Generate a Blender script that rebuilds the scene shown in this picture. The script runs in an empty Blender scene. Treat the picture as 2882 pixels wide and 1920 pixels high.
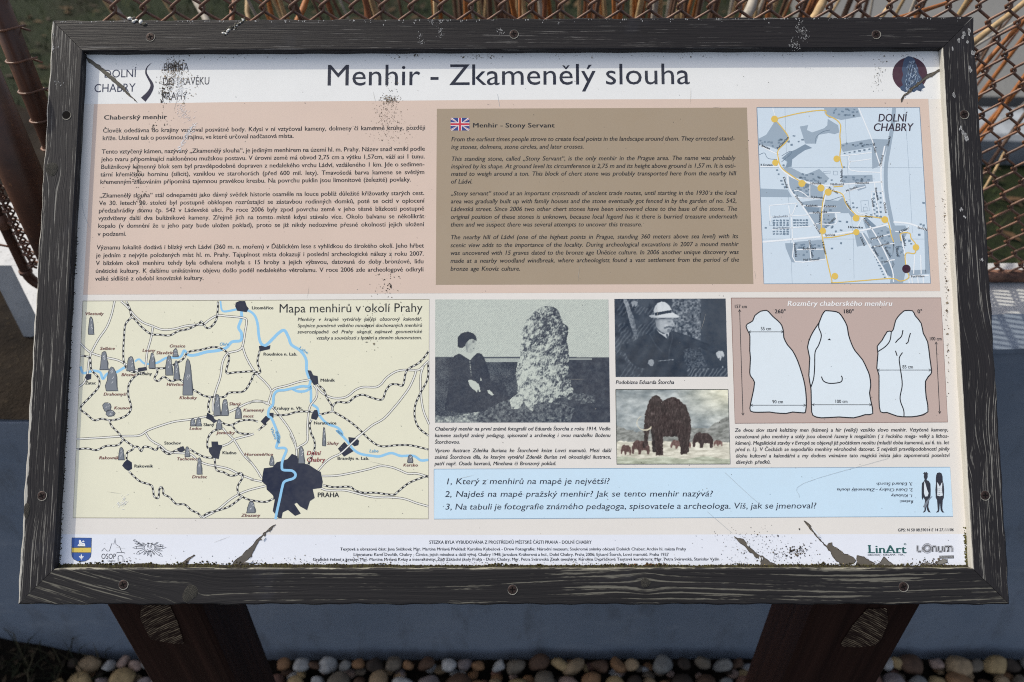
import bpy, bmesh, math, random
import numpy as np
from mathutils import Matrix, Vector
from mathutils.geometry import tessellate_polygon
random.seed(7); RNG = np.random.default_rng(7)
SC = bpy.context.scene; COL = SC.collection

# ------------------------------------------------------------------ camera
CAM_R = np.array([[0.99997916, 0.00190709, 0.00616847],
                  [0.00339584, 0.65721632, -0.75369435],
                  [-0.00549138, 0.75369959, 0.65719614]])
CAM = np.array([0.0, 0.0, 1.6]); FPX = 2400.0
cd = bpy.data.cameras.new('camera'); cam = bpy.data.objects.new('camera', cd); COL.objects.link(cam)
mw = Matrix([list(CAM_R[i]) + [CAM[i]] for i in range(3)] + [[0, 0, 0, 1]])
cam.matrix_world = mw
cd.sensor_width = 36; cd.sensor_fit = 'HORIZONTAL'; cd.lens = FPX * 36 / 2882
cd.clip_start = 0.02; cd.clip_end = 400
cd.dof.use_dof = True; cd.dof.focus_distance = 1.105; cd.dof.aperture_fstop = 4.2
SC.cycles.filter_width = 1.1; SC.cycles.use_denoising = False; SC.cycles.use_adaptive_sampling = False; SC.cycles.use_light_tree = False
SC.cycles.max_bounces = 6; SC.cycles.diffuse_bounces = 3
SC.camera = cam
# ------------------------------------------------------------------ sky + sun
SUN = Vector((-0.60, 0.30, 0.72)).normalized()
SUN_E = math.asin(SUN.z); SUN_A = math.atan2(SUN.x, SUN.y)
w = bpy.data.worlds.new('World'); SC.world = w; w.use_nodes = True
nt = w.node_tree; bg = nt.nodes['Background']
sky = nt.nodes.new('ShaderNodeTexSky'); sky.sky_type = 'NISHITA'; sky.sun_disc = False
sky.sun_elevation = SUN_E; sky.sun_rotation = SUN_A
sky.air_density = 1.0; sky.dust_density = 4.0; sky.ozone_density = 1.0
pale = nt.nodes.new('ShaderNodeHueSaturation'); pale.inputs['Saturation'].default_value = 0.66      # thin high haze
nt.links.new(sky.outputs[0], pale.inputs['Color']); nt.links.new(pale.outputs[0], bg.inputs[0]); bg.inputs[1].default_value = 0.15
sl = bpy.data.lights.new('sun', 'SUN'); sl.energy = 2.6; sl.angle = math.radians(0.6); sl.color = (1, .945, .80)
so = bpy.data.objects.new('sun', sl); COL.objects.link(so)
so.rotation_euler = (-SUN).to_track_quat('-Z', 'Y').to_euler(); so.location = (-3, 1, 5)
SC.view_settings.view_transform = 'Standard'; SC.view_settings.look = 'None'
SC.view_settings.exposure = 0.40; SC.view_settings.gamma = 1; SC.view_settings.use_curve_mapping = False

# ------------------------------------------------------------------ board plane
BO = np.array([-0.63226347, 0.59108864, 0.64415772])         # outer bottom left corner, front face of the frame
BU = np.array([0.0, 0.73439505, 0.67872226]); BN = np.array([0.0, -0.67872226, 0.73439505]); BX = np.array([1.0, 0, 0])
BW, BH = 1.25, 0.7744; DEPTH = 0.011                          # the printed sheet lies 11 mm below the frame face
BM = Matrix([[BX[i], BU[i], BN[i], BO[i]] for i in range(3)] + [[0, 0, 0, 1]])
PR = 0.0445                                                   # rail width

def ray(nx, ny):
    nx = np.asarray(nx, float); ny = np.asarray(ny, float)
    d = np.stack([(nx - 1441) / FPX, -(ny - 960) / FPX, -np.ones_like(nx)], -1)
    return d @ CAM_R.T
def uv(nx, ny, h=-DEPTH):
    """a point measured on the printed sheet -> metres on the board"""
    d = ray(nx, ny); o = BO + BN * h
    t = ((o - CAM) @ BN) / (d @ BN)
    p = CAM + d * t[..., None] - BO
    return np.stack([p @ BX, p @ BU], -1)
def hit(nx, ny, axis, val):
    d = ray(float(nx), float(ny)); t = (val - CAM[axis]) / d[axis]
    return CAM + d * t

# ------------------------------------------------------------------ helpers
def tag(o, label=None, cat=None, group=None, kind=None):
    if label: o['label'] = label
    if cat: o['category'] = cat
    if group: o['group'] = group
    if kind: o['kind'] = kind
    return o
def link(name, me, parent=None, mats=()):
    me.name = name
    for m in mats: me.materials.append(m)
    o = bpy.data.objects.new(name, me); COL.objects.link(o)
    if parent is not None: o.parent = parent
    return o
def empty(name, loc):
    o = bpy.data.objects.new(name, None); COL.objects.link(o); o.location = loc; o.empty_display_size = .1
    return o
def lin(c):
    c = np.asarray(c, float) / 255.0
    return np.where(c <= .04045, c / 12.92, ((c + .055) / 1.055) ** 2.4)

class Mesh:
    """collects vertices and faces in numpy friendly lists"""
    def __init__(s): s.v = []; s.f = []; s.c = []; s.n = 0; s.g = []; s.m = []
    def add(s, verts, faces, col=(.5, .5, .5), grain=None, mat=0):
        verts = [tuple(map(float, p)) for p in verts]
        s.v += verts; s.f += [tuple(i + s.n for i in f) for f in faces]
        if grain is None: grain = [(0, 0, 0)] * len(verts)
        s.g += list(grain); s.c += [tuple(col)] * len(verts); s.m += [mat] * len(faces); s.n += len(verts)
    def build(s, name, mats, parent=None, smooth=False, attr='Col'):
        me = bpy.data.meshes.new(name); me.from_pydata(s.v, [], s.f)
        if not isinstance(mats, (list, tuple)): mats = [mats]
        a = me.attributes.new(attr, 'FLOAT_COLOR', 'POINT')
        c = np.ones((len(s.v), 4), np.float32); c[:, :3] = np.array(s.c, np.float32).reshape(-1, 3)
        a.data.foreach_set('color', c.ravel())
        g = me.attributes.new('grain', 'FLOAT_VECTOR', 'POINT')
        g.data.foreach_set('vector', np.array(s.g, np.float32).ravel())
        if smooth: me.shade_smooth()
        me.polygons.foreach_set('material_index', s.m)
        me.update()
        return link(name, me, parent, mats)
    # solid pieces
    def box(s, lo, hi, col=(.5, .5, .5), mat=0):
        x0, y0, z0 = lo; x1, y1, z1 = hi
        v = [(x0, y0, z0), (x1, y0, z0), (x1, y1, z0), (x0, y1, z0), (x0, y0, z1), (x1, y0, z1), (x1, y1, z1), (x0, y1, z1)]
        s.add(v, [(0, 3, 2, 1), (4, 5, 6, 7), (0, 1, 5, 4), (1, 2, 6, 5), (2, 3, 7, 6), (3, 0, 4, 7)], col, mat=mat)
    def tube(s, pts, rad, n=8, col=(.5, .5, .5), cap=True, mat=0):
        pts = [Vector(p) for p in pts]; m = len(pts)
        if not hasattr(rad, '__len__'): rad = [rad] * m
        vs = []; up = None
        for i, p in enumerate(pts):
            t = (pts[min(i + 1, m - 1)] - pts[max(i - 1, 0)]).normalized()
            if up is None:
                up = t.orthogonal().normalized()
            up = (up - t * up.dot(t))
            if up.length < 1e-5: up = t.orthogonal()
            up.normalize(); sd = t.cross(up)
            for k in range(n):
                a = 2 * math.pi * k / n
                vs.append(p + (up * math.cos(a) + sd * math.sin(a)) * rad[i])
        fs = [(i * n + k, i * n + (k + 1) % n, (i + 1) * n + (k + 1) % n, (i + 1) * n + k) for i in range(m - 1) for k in range(n)]
        if cap: fs += [tuple(reversed(range(n))), tuple((m - 1) * n + k for k in range(n))]
        g = [((i // n) * .02, (i % n) / n, 0) for i in range(len(vs))]
        s.add(vs, fs, col, g, mat=mat)

# ------------------------------------------------------------------ materials
class NB:
    def __init__(s, name):
        s.m = bpy.data.materials.new(name); s.m.use_nodes = True; s.t = s.m.node_tree
        s.p = s.t.nodes['Principled BSDF']; s.L = s.t.links
    def n(s, typ, **kw):
        x = s.t.nodes.new('ShaderNode' + typ)
        for k, v in kw.items(): setattr(x, k, v)
        return x
    def set(s, node, **kw):
        for k, v in kw.items():
            i = node.inputs[k.replace('_', ' ')]
            if hasattr(v, 'links') or isinstance(v, bpy.types.NodeSocket): s.L.new(v, i)
            else: i.default_value = v
        return node
    def noise(s, vec, scale, detail=3, rough=.5, dist=0):
        x = s.n('TexNoise'); s.L.new(vec, x.inputs['Vector'])
        x.inputs['Scale'].default_value = scale; x.inputs['Detail'].default_value = detail
        x.inputs['Roughness'].default_value = rough; x.inputs['Distortion'].default_value = dist
        return x.outputs[0]
    def ramp(s, f, a, b, lo=0.0, hi=1.0):
        x = s.n('MapRange'); s.L.new(f, x.inputs[0])
        x.inputs[1].default_value = a; x.inputs[2].default_value = b; x.inputs[3].default_value = lo; x.inputs[4].default_value = hi
        return x.outputs[0]
    def mix(s, f, a, b, mode='MIX'):
        x = s.n('Mix', data_type='RGBA', blend_type=mode)
        for sock, v in ((x.inputs[0], f), (x.inputs[6], a), (x.inputs[7], b)):
            if isinstance(v, bpy.types.NodeSocket): s.L.new(v, sock)
            elif hasattr(v, '__len__'): sock.default_value = (*v[:3], 1)
            else: sock.default_value = v
        return x.outputs[2]
    def math(s, op, a, b=0.0):
        x = s.n('Math', operation=op)
        for i, v in enumerate((a, b)):
            if isinstance(v, bpy.types.NodeSocket): s.L.new(v, x.inputs[i])
            else: x.inputs[i].default_value = v
        return x.outputs[0]
    def obj(s): return s.n('TexCoord').outputs['Object']
    def attr(s, name, out='Color'): return s.n('Attribute', attribute_name=name).outputs[out]
    def vmul(s, vec, k):
        x = s.n('VectorMath', operation='MULTIPLY'); s.L.new(vec, x.inputs[0]); x.inputs[1].default_value = k
        return x.outputs[0]
    def bump(s, h, strength=.3, dist=.002):
        x = s.n('Bump'); x.inputs['Strength'].default_value = strength; x.inputs['Distance'].default_value = dist
        s.L.new(h, x.inputs['Height']); s.L.new(x.outputs[0], s.p.inputs['Normal'])
    def out(s, col=None, rough=None, spec=None, metal=None):
        for k, v in (('Base Color', col), ('Roughness', rough), ('Specular IOR Level', spec), ('Metallic', metal)):
            if v is None: continue
            if isinstance(v, bpy.types.NodeSocket): s.L.new(v, s.p.inputs[k])
            elif hasattr(v, '__len__'): s.p.inputs[k].default_value = (*v[:3], 1)
            else: s.p.inputs[k].default_value = v
        return s.m

def print_mat(name, rough=.34, spec=.45, grime=.10):
    b = NB(name); v = b.obj(); c = b.attr('Col')
    g = b.math('ADD', b.math('MULTIPLY', b.noise(v, 9, 5, .62), .6), b.math('MULTIPLY', b.noise(v, 150, 3, .6), .4))
    c2 = b.mix(b.ramp(g, .35, .72, 0, grime), c, (.42, .40, .36))
    sp = b.noise(v, 620, 2, .5)                                # fine fly-specks of dirt in the sheet
    c3 = b.mix(b.ramp(sp, .73, .80, 0, .45), c2, (.12, .105, .09))
    b.out(c3, b.ramp(b.noise(v, 14, 4, .6), .3, .7, rough - .08, rough + .16), spec)
    b.bump(b.noise(v, 5, 2, .4), .25, .004)
    return b.m
M_PRINT = print_mat('printed_sheet', spec=.32)

def wood_mat(name, along, across, thr, dark, pale, cov, extra_pale=0.0, stain_edge=True):
    b = NB(name); g = b.attr('grain', 'Vector')
    v = b.vmul(g, (along, across, 1))
    line = b.noise(v, 1.0, 2.0, .5)
    brk = b.noise(b.vmul(g, (70, 900, 1)), 1.0, 2, .6)         # breaks the streaks up
    big = b.noise(b.vmul(g, (5, 22, 1)), 1.0, 3, .6)           # worn areas
    t = b.math('ADD', b.math('ADD', line, b.math('MULTIPLY', b.math('SUBTRACT', brk, .5), .30)), b.math('MULTIPLY', b.math('SUBTRACT', big, .5), .34))
    streak = b.ramp(t, thr, thr + .07, 0, cov)
    base = b.mix(b.ramp(b.noise(b.vmul(g, (3, 30, 1)), 1, 4, .6), .3, .7, 0, 1), dark, tuple(x * 1.55 for x in dark))
    base = b.mix(b.ramp(b.noise(b.vmul(g, (9, 9, 1)), 1, 4, .7), .62, .8, 0, .28), base, (.055, .06, .08))
    col = b.mix(streak, base, pale)
    wear = b.attr('Col')                                       # shaped wear painted per vertex
    sep = b.n('SeparateColor'); b.L.new(wear, sep.inputs[0])
    wn = b.noise(b.vmul(g, (40, 160, 1)), 1.0, 3, .65)
    wf = b.ramp(b.math('ADD', sep.outputs[0], b.math('SUBTRACT', wn, .5)), .48, .62, 0, .9)
    col = b.mix(wf, col, tuple(min(.6, x * 1.55) for x in pale))
    moss = b.ramp(b.math('ADD', sep.outputs[1], b.math('SUBTRACT', wn, .5)), .45, .75, 0, .8)
    col = b.mix(moss, col, (.16, .145, .05))
    b.out(col, b.ramp(streak, 0, 1, .58, .85), .24)
    b.bump(b.math('ADD', b.math('MULTIPLY', line, -1.0), b.math('MULTIPLY', brk, -.3)), .55, .0014)
    return b.m
M_RAIL = wood_mat('dark_stained_rail', 11, 800, .665, (.0125, .0108, .0115), (.24, .23, .22), .52)
M_RAIL_B = wood_mat('weathered_stained_rail', 6, 300, .585, (.0125, .0112, .0115), (.20, .19, .155), .62)
M_RAIL_S = wood_mat('silvered_stained_rail', 9, 640, .615, (.0135, .012, .013), (.28, .27, .245), .75)

def plain(name, col, rough=.7, spec=.3, var=.25, scale=40, bump=.2, bd=.002, metal=0):
    b = NB(name); v = b.obj(); f = b.noise(v, scale, 5, .65)
    c = b.mix(b.ramp(f, .3, .7), tuple(x * (1 - var) for x in col), tuple(min(1, x * (1 + var)) for x in col))
    b.out(c, rough, spec, metal)
    if bump: b.bump(f, bump, bd)
    return b.m
def colattr(name, rough=.7, spec=.3, var=.3, scale=60, bump=.3, bd=.002, coat=None):
    b = NB(name); v = b.obj(); f = b.noise(v, scale, 5, .65); c = b.attr('Col')
    m = b.mix(b.ramp(f, .3, .7), (1 - var,) * 3, (1 + var * .6,) * 3)
    b.out(b.mix(1.0, c, m, 'MULTIPLY'), rough, spec)
    if bump: b.bump(f, bump, bd)
    return b.m
M_SCREW = plain('rusty_screw', (.035, .02, .016), .55, .5, .5, 600, .2, .0004, .5)
M_HOLE = plain('screw_slot', (.006, .005, .005), .9, .1, .1, 300, 0)
M_RIM = plain('torn_fibre_lit_rim', (.22, .21, .185), .85, .2, .5, 500, .4, .0008)
M_STONEWARE = plain('bird_dropping', (.62, .61, .58), .75, .3, .35, 260, .6, .002)
M_DROPDARK = plain('dried_dropping', (.09, .085, .07), .85, .2, .9, 420, .7, .002)
M_MOSS = colattr('moss_and_dirt', .95, .15, .6, 900, .8, .002)
M_PEB = colattr('pebble_stone', .72, .25, .38, 55, .25, .002)
M_PIPE = None
# ================================================================== SETTING (ground, wall) is built after the board helpers
board = empty('information_board', (0, 0.87, 0))
tag(board, 'framed information board with Czech text, maps and old photographs on two brown posts', 'information board')
INV = Matrix.Translation((0, -0.87, 0))
def on_board(o, parent):
    o.parent = parent
    if parent is board: o.matrix_parent_inverse = Matrix.Identity(4); o.matrix_local = INV @ BM
    return o

# ------------------------------------------------------------------ rails
def make_rail(side, mat, knots=(), slope=lambda a: 0.0, wear=lambda a, s: 0.0, moss=lambda a, s: 0.0, seed=0.0):
    L = BW if side in 'TB' else BH
    prof = [(0, -.034), (0, -.018), (0, -.0025), (.0006, -.0008), (.0018, -.0001)]
    k = 22
    prof += [(.0018 + (PR - .0036) * i / k, 0) for i in range(1, k)]
    prof += [(PR - .0018, -.0001), (PR - .0006, -.0008), (PR, -.0025), (PR, -.008), (PR, -DEPTH - .0015), (PR, -.034)]
    n = len(prof); NT = 300 if side in 'TB' else 200
    rr = random.Random(hash(side) % 1000 if False else ord(side))
    ph = [rr.uniform(0, 6.28) for _ in range(4)]
    V = []; G = []; Cc = []
    for i in range(NT + 1):
        t = i / NT
        for j, (s, h) in enumerate(prof):
            a = s + .00035 + t * (L - 2 * s - .0007)
            ds = 0
            if j <= 4: ds = .0005 * math.sin(a * 61 + ph[0]) + .0004 * math.sin(a * 173 + ph[1])   # hand-worn outer arris
            if j >= n - 4 and j < n - 1: ds = .0003 * math.sin(a * 83 + ph[2])
            s2 = s + ds
            if side == 'B': p = (a, s2, h)
            elif side == 'T': p = (a, BH - s2, h)
            elif side == 'L': p = (s2, a, h)
            else: p = (BW - s2, a, h)
            sw = s + (-h) * 1.0 if j < 5 else s
            gs = s + (h if j < 4 else 0) - (h if j > n - 4 else 0)
            q = gs + slope(a) + 1.3719
            for (ka, ks, R) in knots:
                r2 = ((a - ka) / (R * 2.2)) ** 2 + ((s - ks) / (R * 1.3)) ** 2
                q -= (s - ks) * math.exp(-r2) * .82
            V.append(p); G.append((a, q, seed)); Cc.append((wear(a, s), moss(a, s), 0))
    F = []
    flip = side in 'TR'
    for i in range(NT):
        for j in range(n):
            j2 = (j + 1) % n
            f = (i * n + j, (i + 1) * n + j, (i + 1) * n + j2, i * n + j2)
            F.append(f if side in 'BR' else f[::-1])
    F.append(tuple(range(n)) if side in 'BR' else tuple(reversed(range(n))))
    F.append(tuple(reversed([NT * n + j for j in range(n)])) if side in 'BR' else tuple(NT * n + j for j in range(n)))
    mb = Mesh(); mb.v = V; mb.f = F; mb.c = Cc; mb.g = G; mb.n = len(V); mb.m = [0] * len(F)
    o = mb.build('frame_rail', mat)
    bm = bmesh.new(); bm.from_mesh(o.data); bmesh.ops.recalc_face_normals(bm, faces=bm.faces); bm.to_mesh(o.data); bm.free()
    return on_board(o, board)
def onrail(nx, ny): p = uv(nx, ny, 0); return float(p[0]), float(p[1])
kb1 = onrail(535, 1670); kb2 = onrail(1817, 1641); kl1 = onrail(146, 476); kl2 = onrail(72, 1437)
g_ = lambda x, m, s: math.exp(-((x - m) / s) ** 2)
railB = make_rail('B', M_RAIL_B, [(kb1[0], kb1[1], .014), (kb2[0], kb2[1], .009)],
    slope=lambda a: .0035 * math.sin(a * 5.2 + .6) + .0016 * math.sin(a * 14) - .30 * max(0, .24 - a) ** 1.15 - .05 * max(0, a - 1.05) ** 1.4,
    wear=lambda a, s: .52 * g_(s, PR, .0018) + .34 * g_(s, 0, .0016) + .30 * g_(a, .26, .12) * g_(s, .010, .012) + .24 * g_(a, kb2[0] + .01, .10) * g_(s, kb2[1] + .002, .008) + .16 * g_(a, .62, .12) * g_(s, .02, .008) + .12 * (a < .1),
    moss=lambda a, s: .40 * (s > PR - .0006) + .2 * g_(a, kb2[0], .05) * g_(s, kb2[1], .01), seed=3.1)
railT = make_rail('T', M_RAIL, slope=lambda a: .0012 * math.sin(a * 6),
    wear=lambda a, s: .45 * g_(s, 0, .0015) + .28 * g_(a, .98, .02) + .14 * g_(a, .27, .03) - .1 * (s > PR - .001), moss=lambda a, s: 0, seed=7.7)
railL = make_rail('L', M_RAIL_S, [(kl1[1], kl1[0], .011), (kl2[1], .004, .010)], slope=lambda a: .0015 * math.sin(a * 7 + 2),
    wear=lambda a, s: .92 * g_(s, 0, .0030 + .0014 * math.sin(a * 9)) + .10 * g_(a, .1, .3) - .25 * (s > PR - .0008),
    moss=lambda a, s: .22 * (s > PR - .0006) * (a < .3), seed=11.3)
railR = make_rail('R', M_RAIL_S, [(onrail(2720, 1290)[1], .034, .010)], slope=lambda a: .002 * math.sin(a * 8 + 1) + .01 * g_(a, .30, .05),
    wear=lambda a, s: .30 * g_(s, 0, .005) * (1.2 - a) + .62 * g_(s, PR - .0002, .0018) + .55 * (s > PR - .0008) * (1.1 - a * .9) + .10 * (s < .02) * (a < .45),
    moss=lambda a, s: .55 * (s > PR - .0008) * max(0, 1 - a * 5), seed=17.9)

# screws: countersunk head with a cross recess, in a ring of torn fibre widened at lower right to paint its lit rim
def screw_mesh(hole=False):
    m = Mesh(); n = 20; r = .0056
    ring = []
    for k in range(n):
        a = 2 * math.pi * k / n; q = 1 + .16 * math.sin(3 * a + 1) + .12 * math.sin(5 * a)
        ring.append((math.cos(a), math.sin(a), q))
    v = [(c * r * 1.02, s * r * 1.02, .0002) for c, s, q in ring] + [(c * r * (1.03 + .22 * q * (.25 + .75 * max(0, (c - s) * .5 + .2))), s * r * (1.03 + .22 * q * (.25 + .75 * max(0, (c - s) * .5 + .2))), .00035) for c, s, q in ring]
    m.add(v, [(k, (k + 1) % n, n + (k + 1) % n, n + k)[::-1] for k in range(n)], mat=2)
    hd = -.0002 if not hole else -.00002
    v = [(c * r, s * r, .0003) for c, s, q in ring] + [(c * r * .86, s * r * .86, .0007 if not hole else .0003) for c, s, q in ring] + [(0, 0, .0009 if not hole else .0003)]
    f = [(k, (k + 1) % n, n + (k + 1) % n, n + k) for k in range(n)] + [(n + k, n + (k + 1) % n, 2 * n) for k in range(n)]
    m.add(v, f, mat=1 if hole else 0)
    if not hole:
        for a in (.4, .4 + math.pi / 2):
            c, s = math.cos(a), math.sin(a)
            pts = [(-.0034, -.0007), (.0034, -.0007), (.0034, .0007), (-.0034, .0007)]
            m.add([(x * c - y * s, x * s + y * c, .00105 + a * .00002) for x, y in pts], [(0, 1, 2, 3)], mat=1)
    me = m.build('screw', [M_SCREW, M_HOLE, M_RIM]); d = me.data; bpy.data.objects.remove(me); return d
SCREW = screw_mesh(); SHOLE = screw_mesh(True)
for rail, pts in ((railT, [(423, 104), (1446, 96), (2465, 97)]), (railL, [(187, 324), (118, 1395)]), (railR, [(2713, 322), (2772, 1394)]), (railB, [(347, 1645), (1442, 1659), (2542, 1651)])):
    for nx, ny in pts:
        hole = (nx, ny) == (187, 324)
        o = bpy.data.objects.new('screw_hole' if hole else 'screw', SHOLE if hole else SCREW); COL.objects.link(o); o.parent = rail
        p = onrail(nx, ny); o.location = (p[0], p[1], 0.0001); o.rotation_euler = (0, 0, random.uniform(-.4, .4))
# knots: end-grain discs in the rails
KM = NB('knot_wood'); kv = KM.attr('grain', 'Vector'); kw = KM.n('TexWave', wave_type='RINGS', rings_direction='Z'); KM.L.new(kv, kw.inputs['Vector'])
kw.inputs['Scale'].default_value = 230; kw.inputs['Distortion'].default_value = 3; kw.inputs['Detail'].default_value = 2; kw.inputs['Detail Scale'].default_value = 2
KM.out(KM.mix(KM.ramp(kw.outputs[1], .60, .98), (.018, .0165, .015), (.085, .08, .065)), .85, .25); KM.bump(kw.outputs[1], .4, .001); M_KNOT = KM.m
for rail, (ku, kvv), (ra, rb, an) in ((railB, kb1, (.0115, .0085, .9)), (railB, kb2, (.0062, .0058, 0)), (railL, kl1, (.0085, .0095, .3)), (railL, (.005, kl2[1]), (.004, .010, 0))):
    m = Mesh(); n = 26; vs = [(ku, kvv, .0004)]; gs = [(0, 0, 0)]
    for (q, h) in ((.5, .0004), (.86, .0004), (1.0, .0001)):
        for k in range(n):
            a = 2 * math.pi * k / n; wv = 1 + .05 * math.sin(3 * a + ku * 50)
            x, y = math.cos(a) * ra * q * wv, math.sin(a) * rb * q * wv
            vs.append((ku + x * math.cos(an) - y * math.sin(an), kvv + x * math.sin(an) + y * math.cos(an), h)); gs.append((x, y, 0))
    fs = [(0, 1 + k, 1 + (k + 1) % n) for k in range(n)] + [(1 + r * n + k, 1 + (r + 1) * n + k, 1 + (r + 1) * n + (k + 1) % n, 1 + r * n + (k + 1) % n) for r in range(2) for k in range(n)]
    m.add(vs, fs, grain=gs); m.build('knot', M_KNOT, rail, smooth=True)

# the sheet's backing board
m = Mesh(); m.box((PR - .006, PR - .006, -.020), (BW - PR + .006, BH - PR + .006, -DEPTH), lin((226, 221, 214)) * 1.02)
panel = on_board(m.build('printed_panel', M_PRINT), board)
m = Mesh(); m.box((.02, .02, -.0335), (BW - .02, BH - .02, -.0202), (.05, .04, .035)); on_board(m.build('backing_board', plain('backing_plywood', (.08, .06, .045))), board)

# ------------------------------------------------------------------ flat print: quads, ribbons, filled shapes, lettering
LAY = .00003
def smooth_line(pts, k=5):
    P = np.array(pts, float)
    if len(P) < 3: return P
    Q = np.vstack([2 * P[0] - P[1], P, 2 * P[-1] - P[-2]]); out = []
    for i in range(1, len(Q) - 2):
        p0, p1, p2, p3 = Q[i - 1], Q[i], Q[i + 1], Q[i + 2]
        for t in np.arange(0, 1, 1.0 / k):
            out.append(.5 * ((2 * p1) + (p2 - p0) * t + (2 * p0 - 5 * p1 + 4 * p2 - p3) * t * t + (3 * p1 - p0 - 3 * p2 + p3) * t ** 3))
    out.append(P[-1]); return np.array(out)
class Flat:
    """print lying on the sheet; px = positions measured on the sheet (turned into metres by uv)"""
    def __init__(s): s.v = []; s.f = []; s.c = []; s.n = 0
    def raw(s, uvh, faces, col):
        uvh = np.asarray(uvh, float); s.v.append(uvh); s.f += [tuple(int(i) + s.n for i in f) for f in faces]
        c = np.asarray(col, float)
        s.c.append(np.tile(c, (len(uvh), 1)) if c.ndim == 1 else c); s.n += len(uvh)
    def _h(s, p, lay): p = np.asarray(p, float); return np.hstack([uv(p[:, 0], p[:, 1]), np.full((len(p), 1), -DEPTH + lay * LAY)])
    def poly(s, px, col, lay=2):
        P = s._h(px, lay); tri = tessellate_polygon([[Vector((p[0], p[1], 0)) for p in P]])
        out = []
        for t in tri:
            a, b, c = (P[i] for i in t)
            out.append(t if (b[0] - a[0]) * (c[1] - a[1]) - (b[1] - a[1]) * (c[0] - a[0]) > 0 else t[::-1])
        s.raw(P, out, col)
    def ribbon(s, px, wpx, col, lay=2, sm=5, closed=False, dash=None):
        P = np.array(px, float)
        if closed: P = np.vstack([P, P[:1]])
        if sm: P = smooth_line(P, sm)
        wd = np.full(len(P), wpx, float) if np.isscalar(wpx) else np.interp(np.linspace(0, 1, len(P)), np.linspace(0, 1, len(wpx)), wpx)
        if dash:
            d = np.r_[0, np.cumsum(np.hypot(*np.diff(P, axis=0).T))]; a, b = dash; t = 0; segs = []
            while t < d[-1]:
                tt = np.linspace(t, min(t + a, d[-1]), 4); segs.append(np.c_[np.interp(tt, d, P[:, 0]), np.interp(tt, d, P[:, 1])]); t += a + b
            for q in segs: s.ribbon(q, wpx, col, lay, 0)
            return
        T = np.gradient(P, axis=0); T /= np.maximum(np.hypot(T[:, 0], T[:, 1])[:, None], 1e-9); N = np.c_[-T[:, 1], T[:, 0]]
        A = s._h(P + N * wd[:, None] / 2, lay); B = s._h(P - N * wd[:, None] / 2, lay); k = len(P)
        s.raw(np.vstack([A, B]), [(i, i + 1, k + i + 1, k + i) for i in range(k - 1)], col)
    def disc(s, x, y, r, col, lay=2, n=28, ry=None):
        a = np.linspace(0, 2 * np.pi, n, endpoint=False); s.poly(np.c_[x + r * np.cos(a), y + (ry or r) * np.sin(a)], col, lay)
    def quad(s, x0, y0, x1, y1, col, lay=1): s.poly([(x0, y0), (x1, y0), (x1, y1), (x0, y1)], col, lay)
    def build(s, name, parent=None, mat=None, stuff=False):
        V = np.vstack(s.v); C = np.vstack(s.c); me = bpy.data.meshes.new(name)
        me.from_pydata(V.tolist(), [], s.f)
        a = me.attributes.new('Col', 'FLOAT_COLOR', 'POINT'); a.data.foreach_set('color', np.hstack([C, np.ones((len(C), 1))]).astype(np.float32).ravel())
        o = link(name, me, parent or panel, [mat or M_PRINT])
        if stuff: o['kind'] = 'stuff'
        return o

# glyphs of Blender's built-in font, kept as small meshes
CH = sorted(set("ABCDEFGHIJKLMNOPQRSTUVWXYZabcdefghijklmnopqrstuvwxyz0123456789.,;:-()?°„“´®'/áéíóúýÁÉÍÓÚÝ–1"))
GL = {}
def load_glyphs():
    tmp = []
    def mk(body, off, only=False):
        c = bpy.data.curves.new('g', 'FONT'); c.body = body; c.fill_mode = 'FRONT'; c.resolution_u = 3; c.offset = off; c.size = 1
        o = bpy.data.objects.new('g', c); COL.objects.link(o); tmp.append(o); return o
    jobs = {}
    for st, off in (('r', 0), ('b', 0), ('l', 0)):
        jobs[st, 'HH'] = mk('HH', off)
        for ch in CH: jobs[st, ch] = (mk(ch, off), mk('H' + ch + 'H', off))
    bpy.context.view_layer.update(); dg = bpy.context.evaluated_depsgraph_get()
    def dims(o): b = o.evaluated_get(dg).bound_box; xs = [p[0] for p in b]; return max(xs) - min(xs)
    for (st, ch), j in jobs.items():
        if ch == 'HH': continue
        me = bpy.data.meshes.new_from_object(j[0].evaluated_get(dg)); n = len(me.vertices)
        co = np.empty(n * 3, np.float32); me.vertices.foreach_get('co', co)
        GL[st, ch] = (co.reshape(-1, 3)[:, :2].astype(float), [tuple(p.vertices) for p in me.polygons], dims(j[1]) - dims(jobs[st, 'HH']))
        bpy.data.meshes.remove(me)
    for o in tmp:
        c = o.data; bpy.data.objects.remove(o); bpy.data.curves.remove(c)
load_glyphs()
CAPH = GL['r', 'H'][0][:, 1].max()
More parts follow.
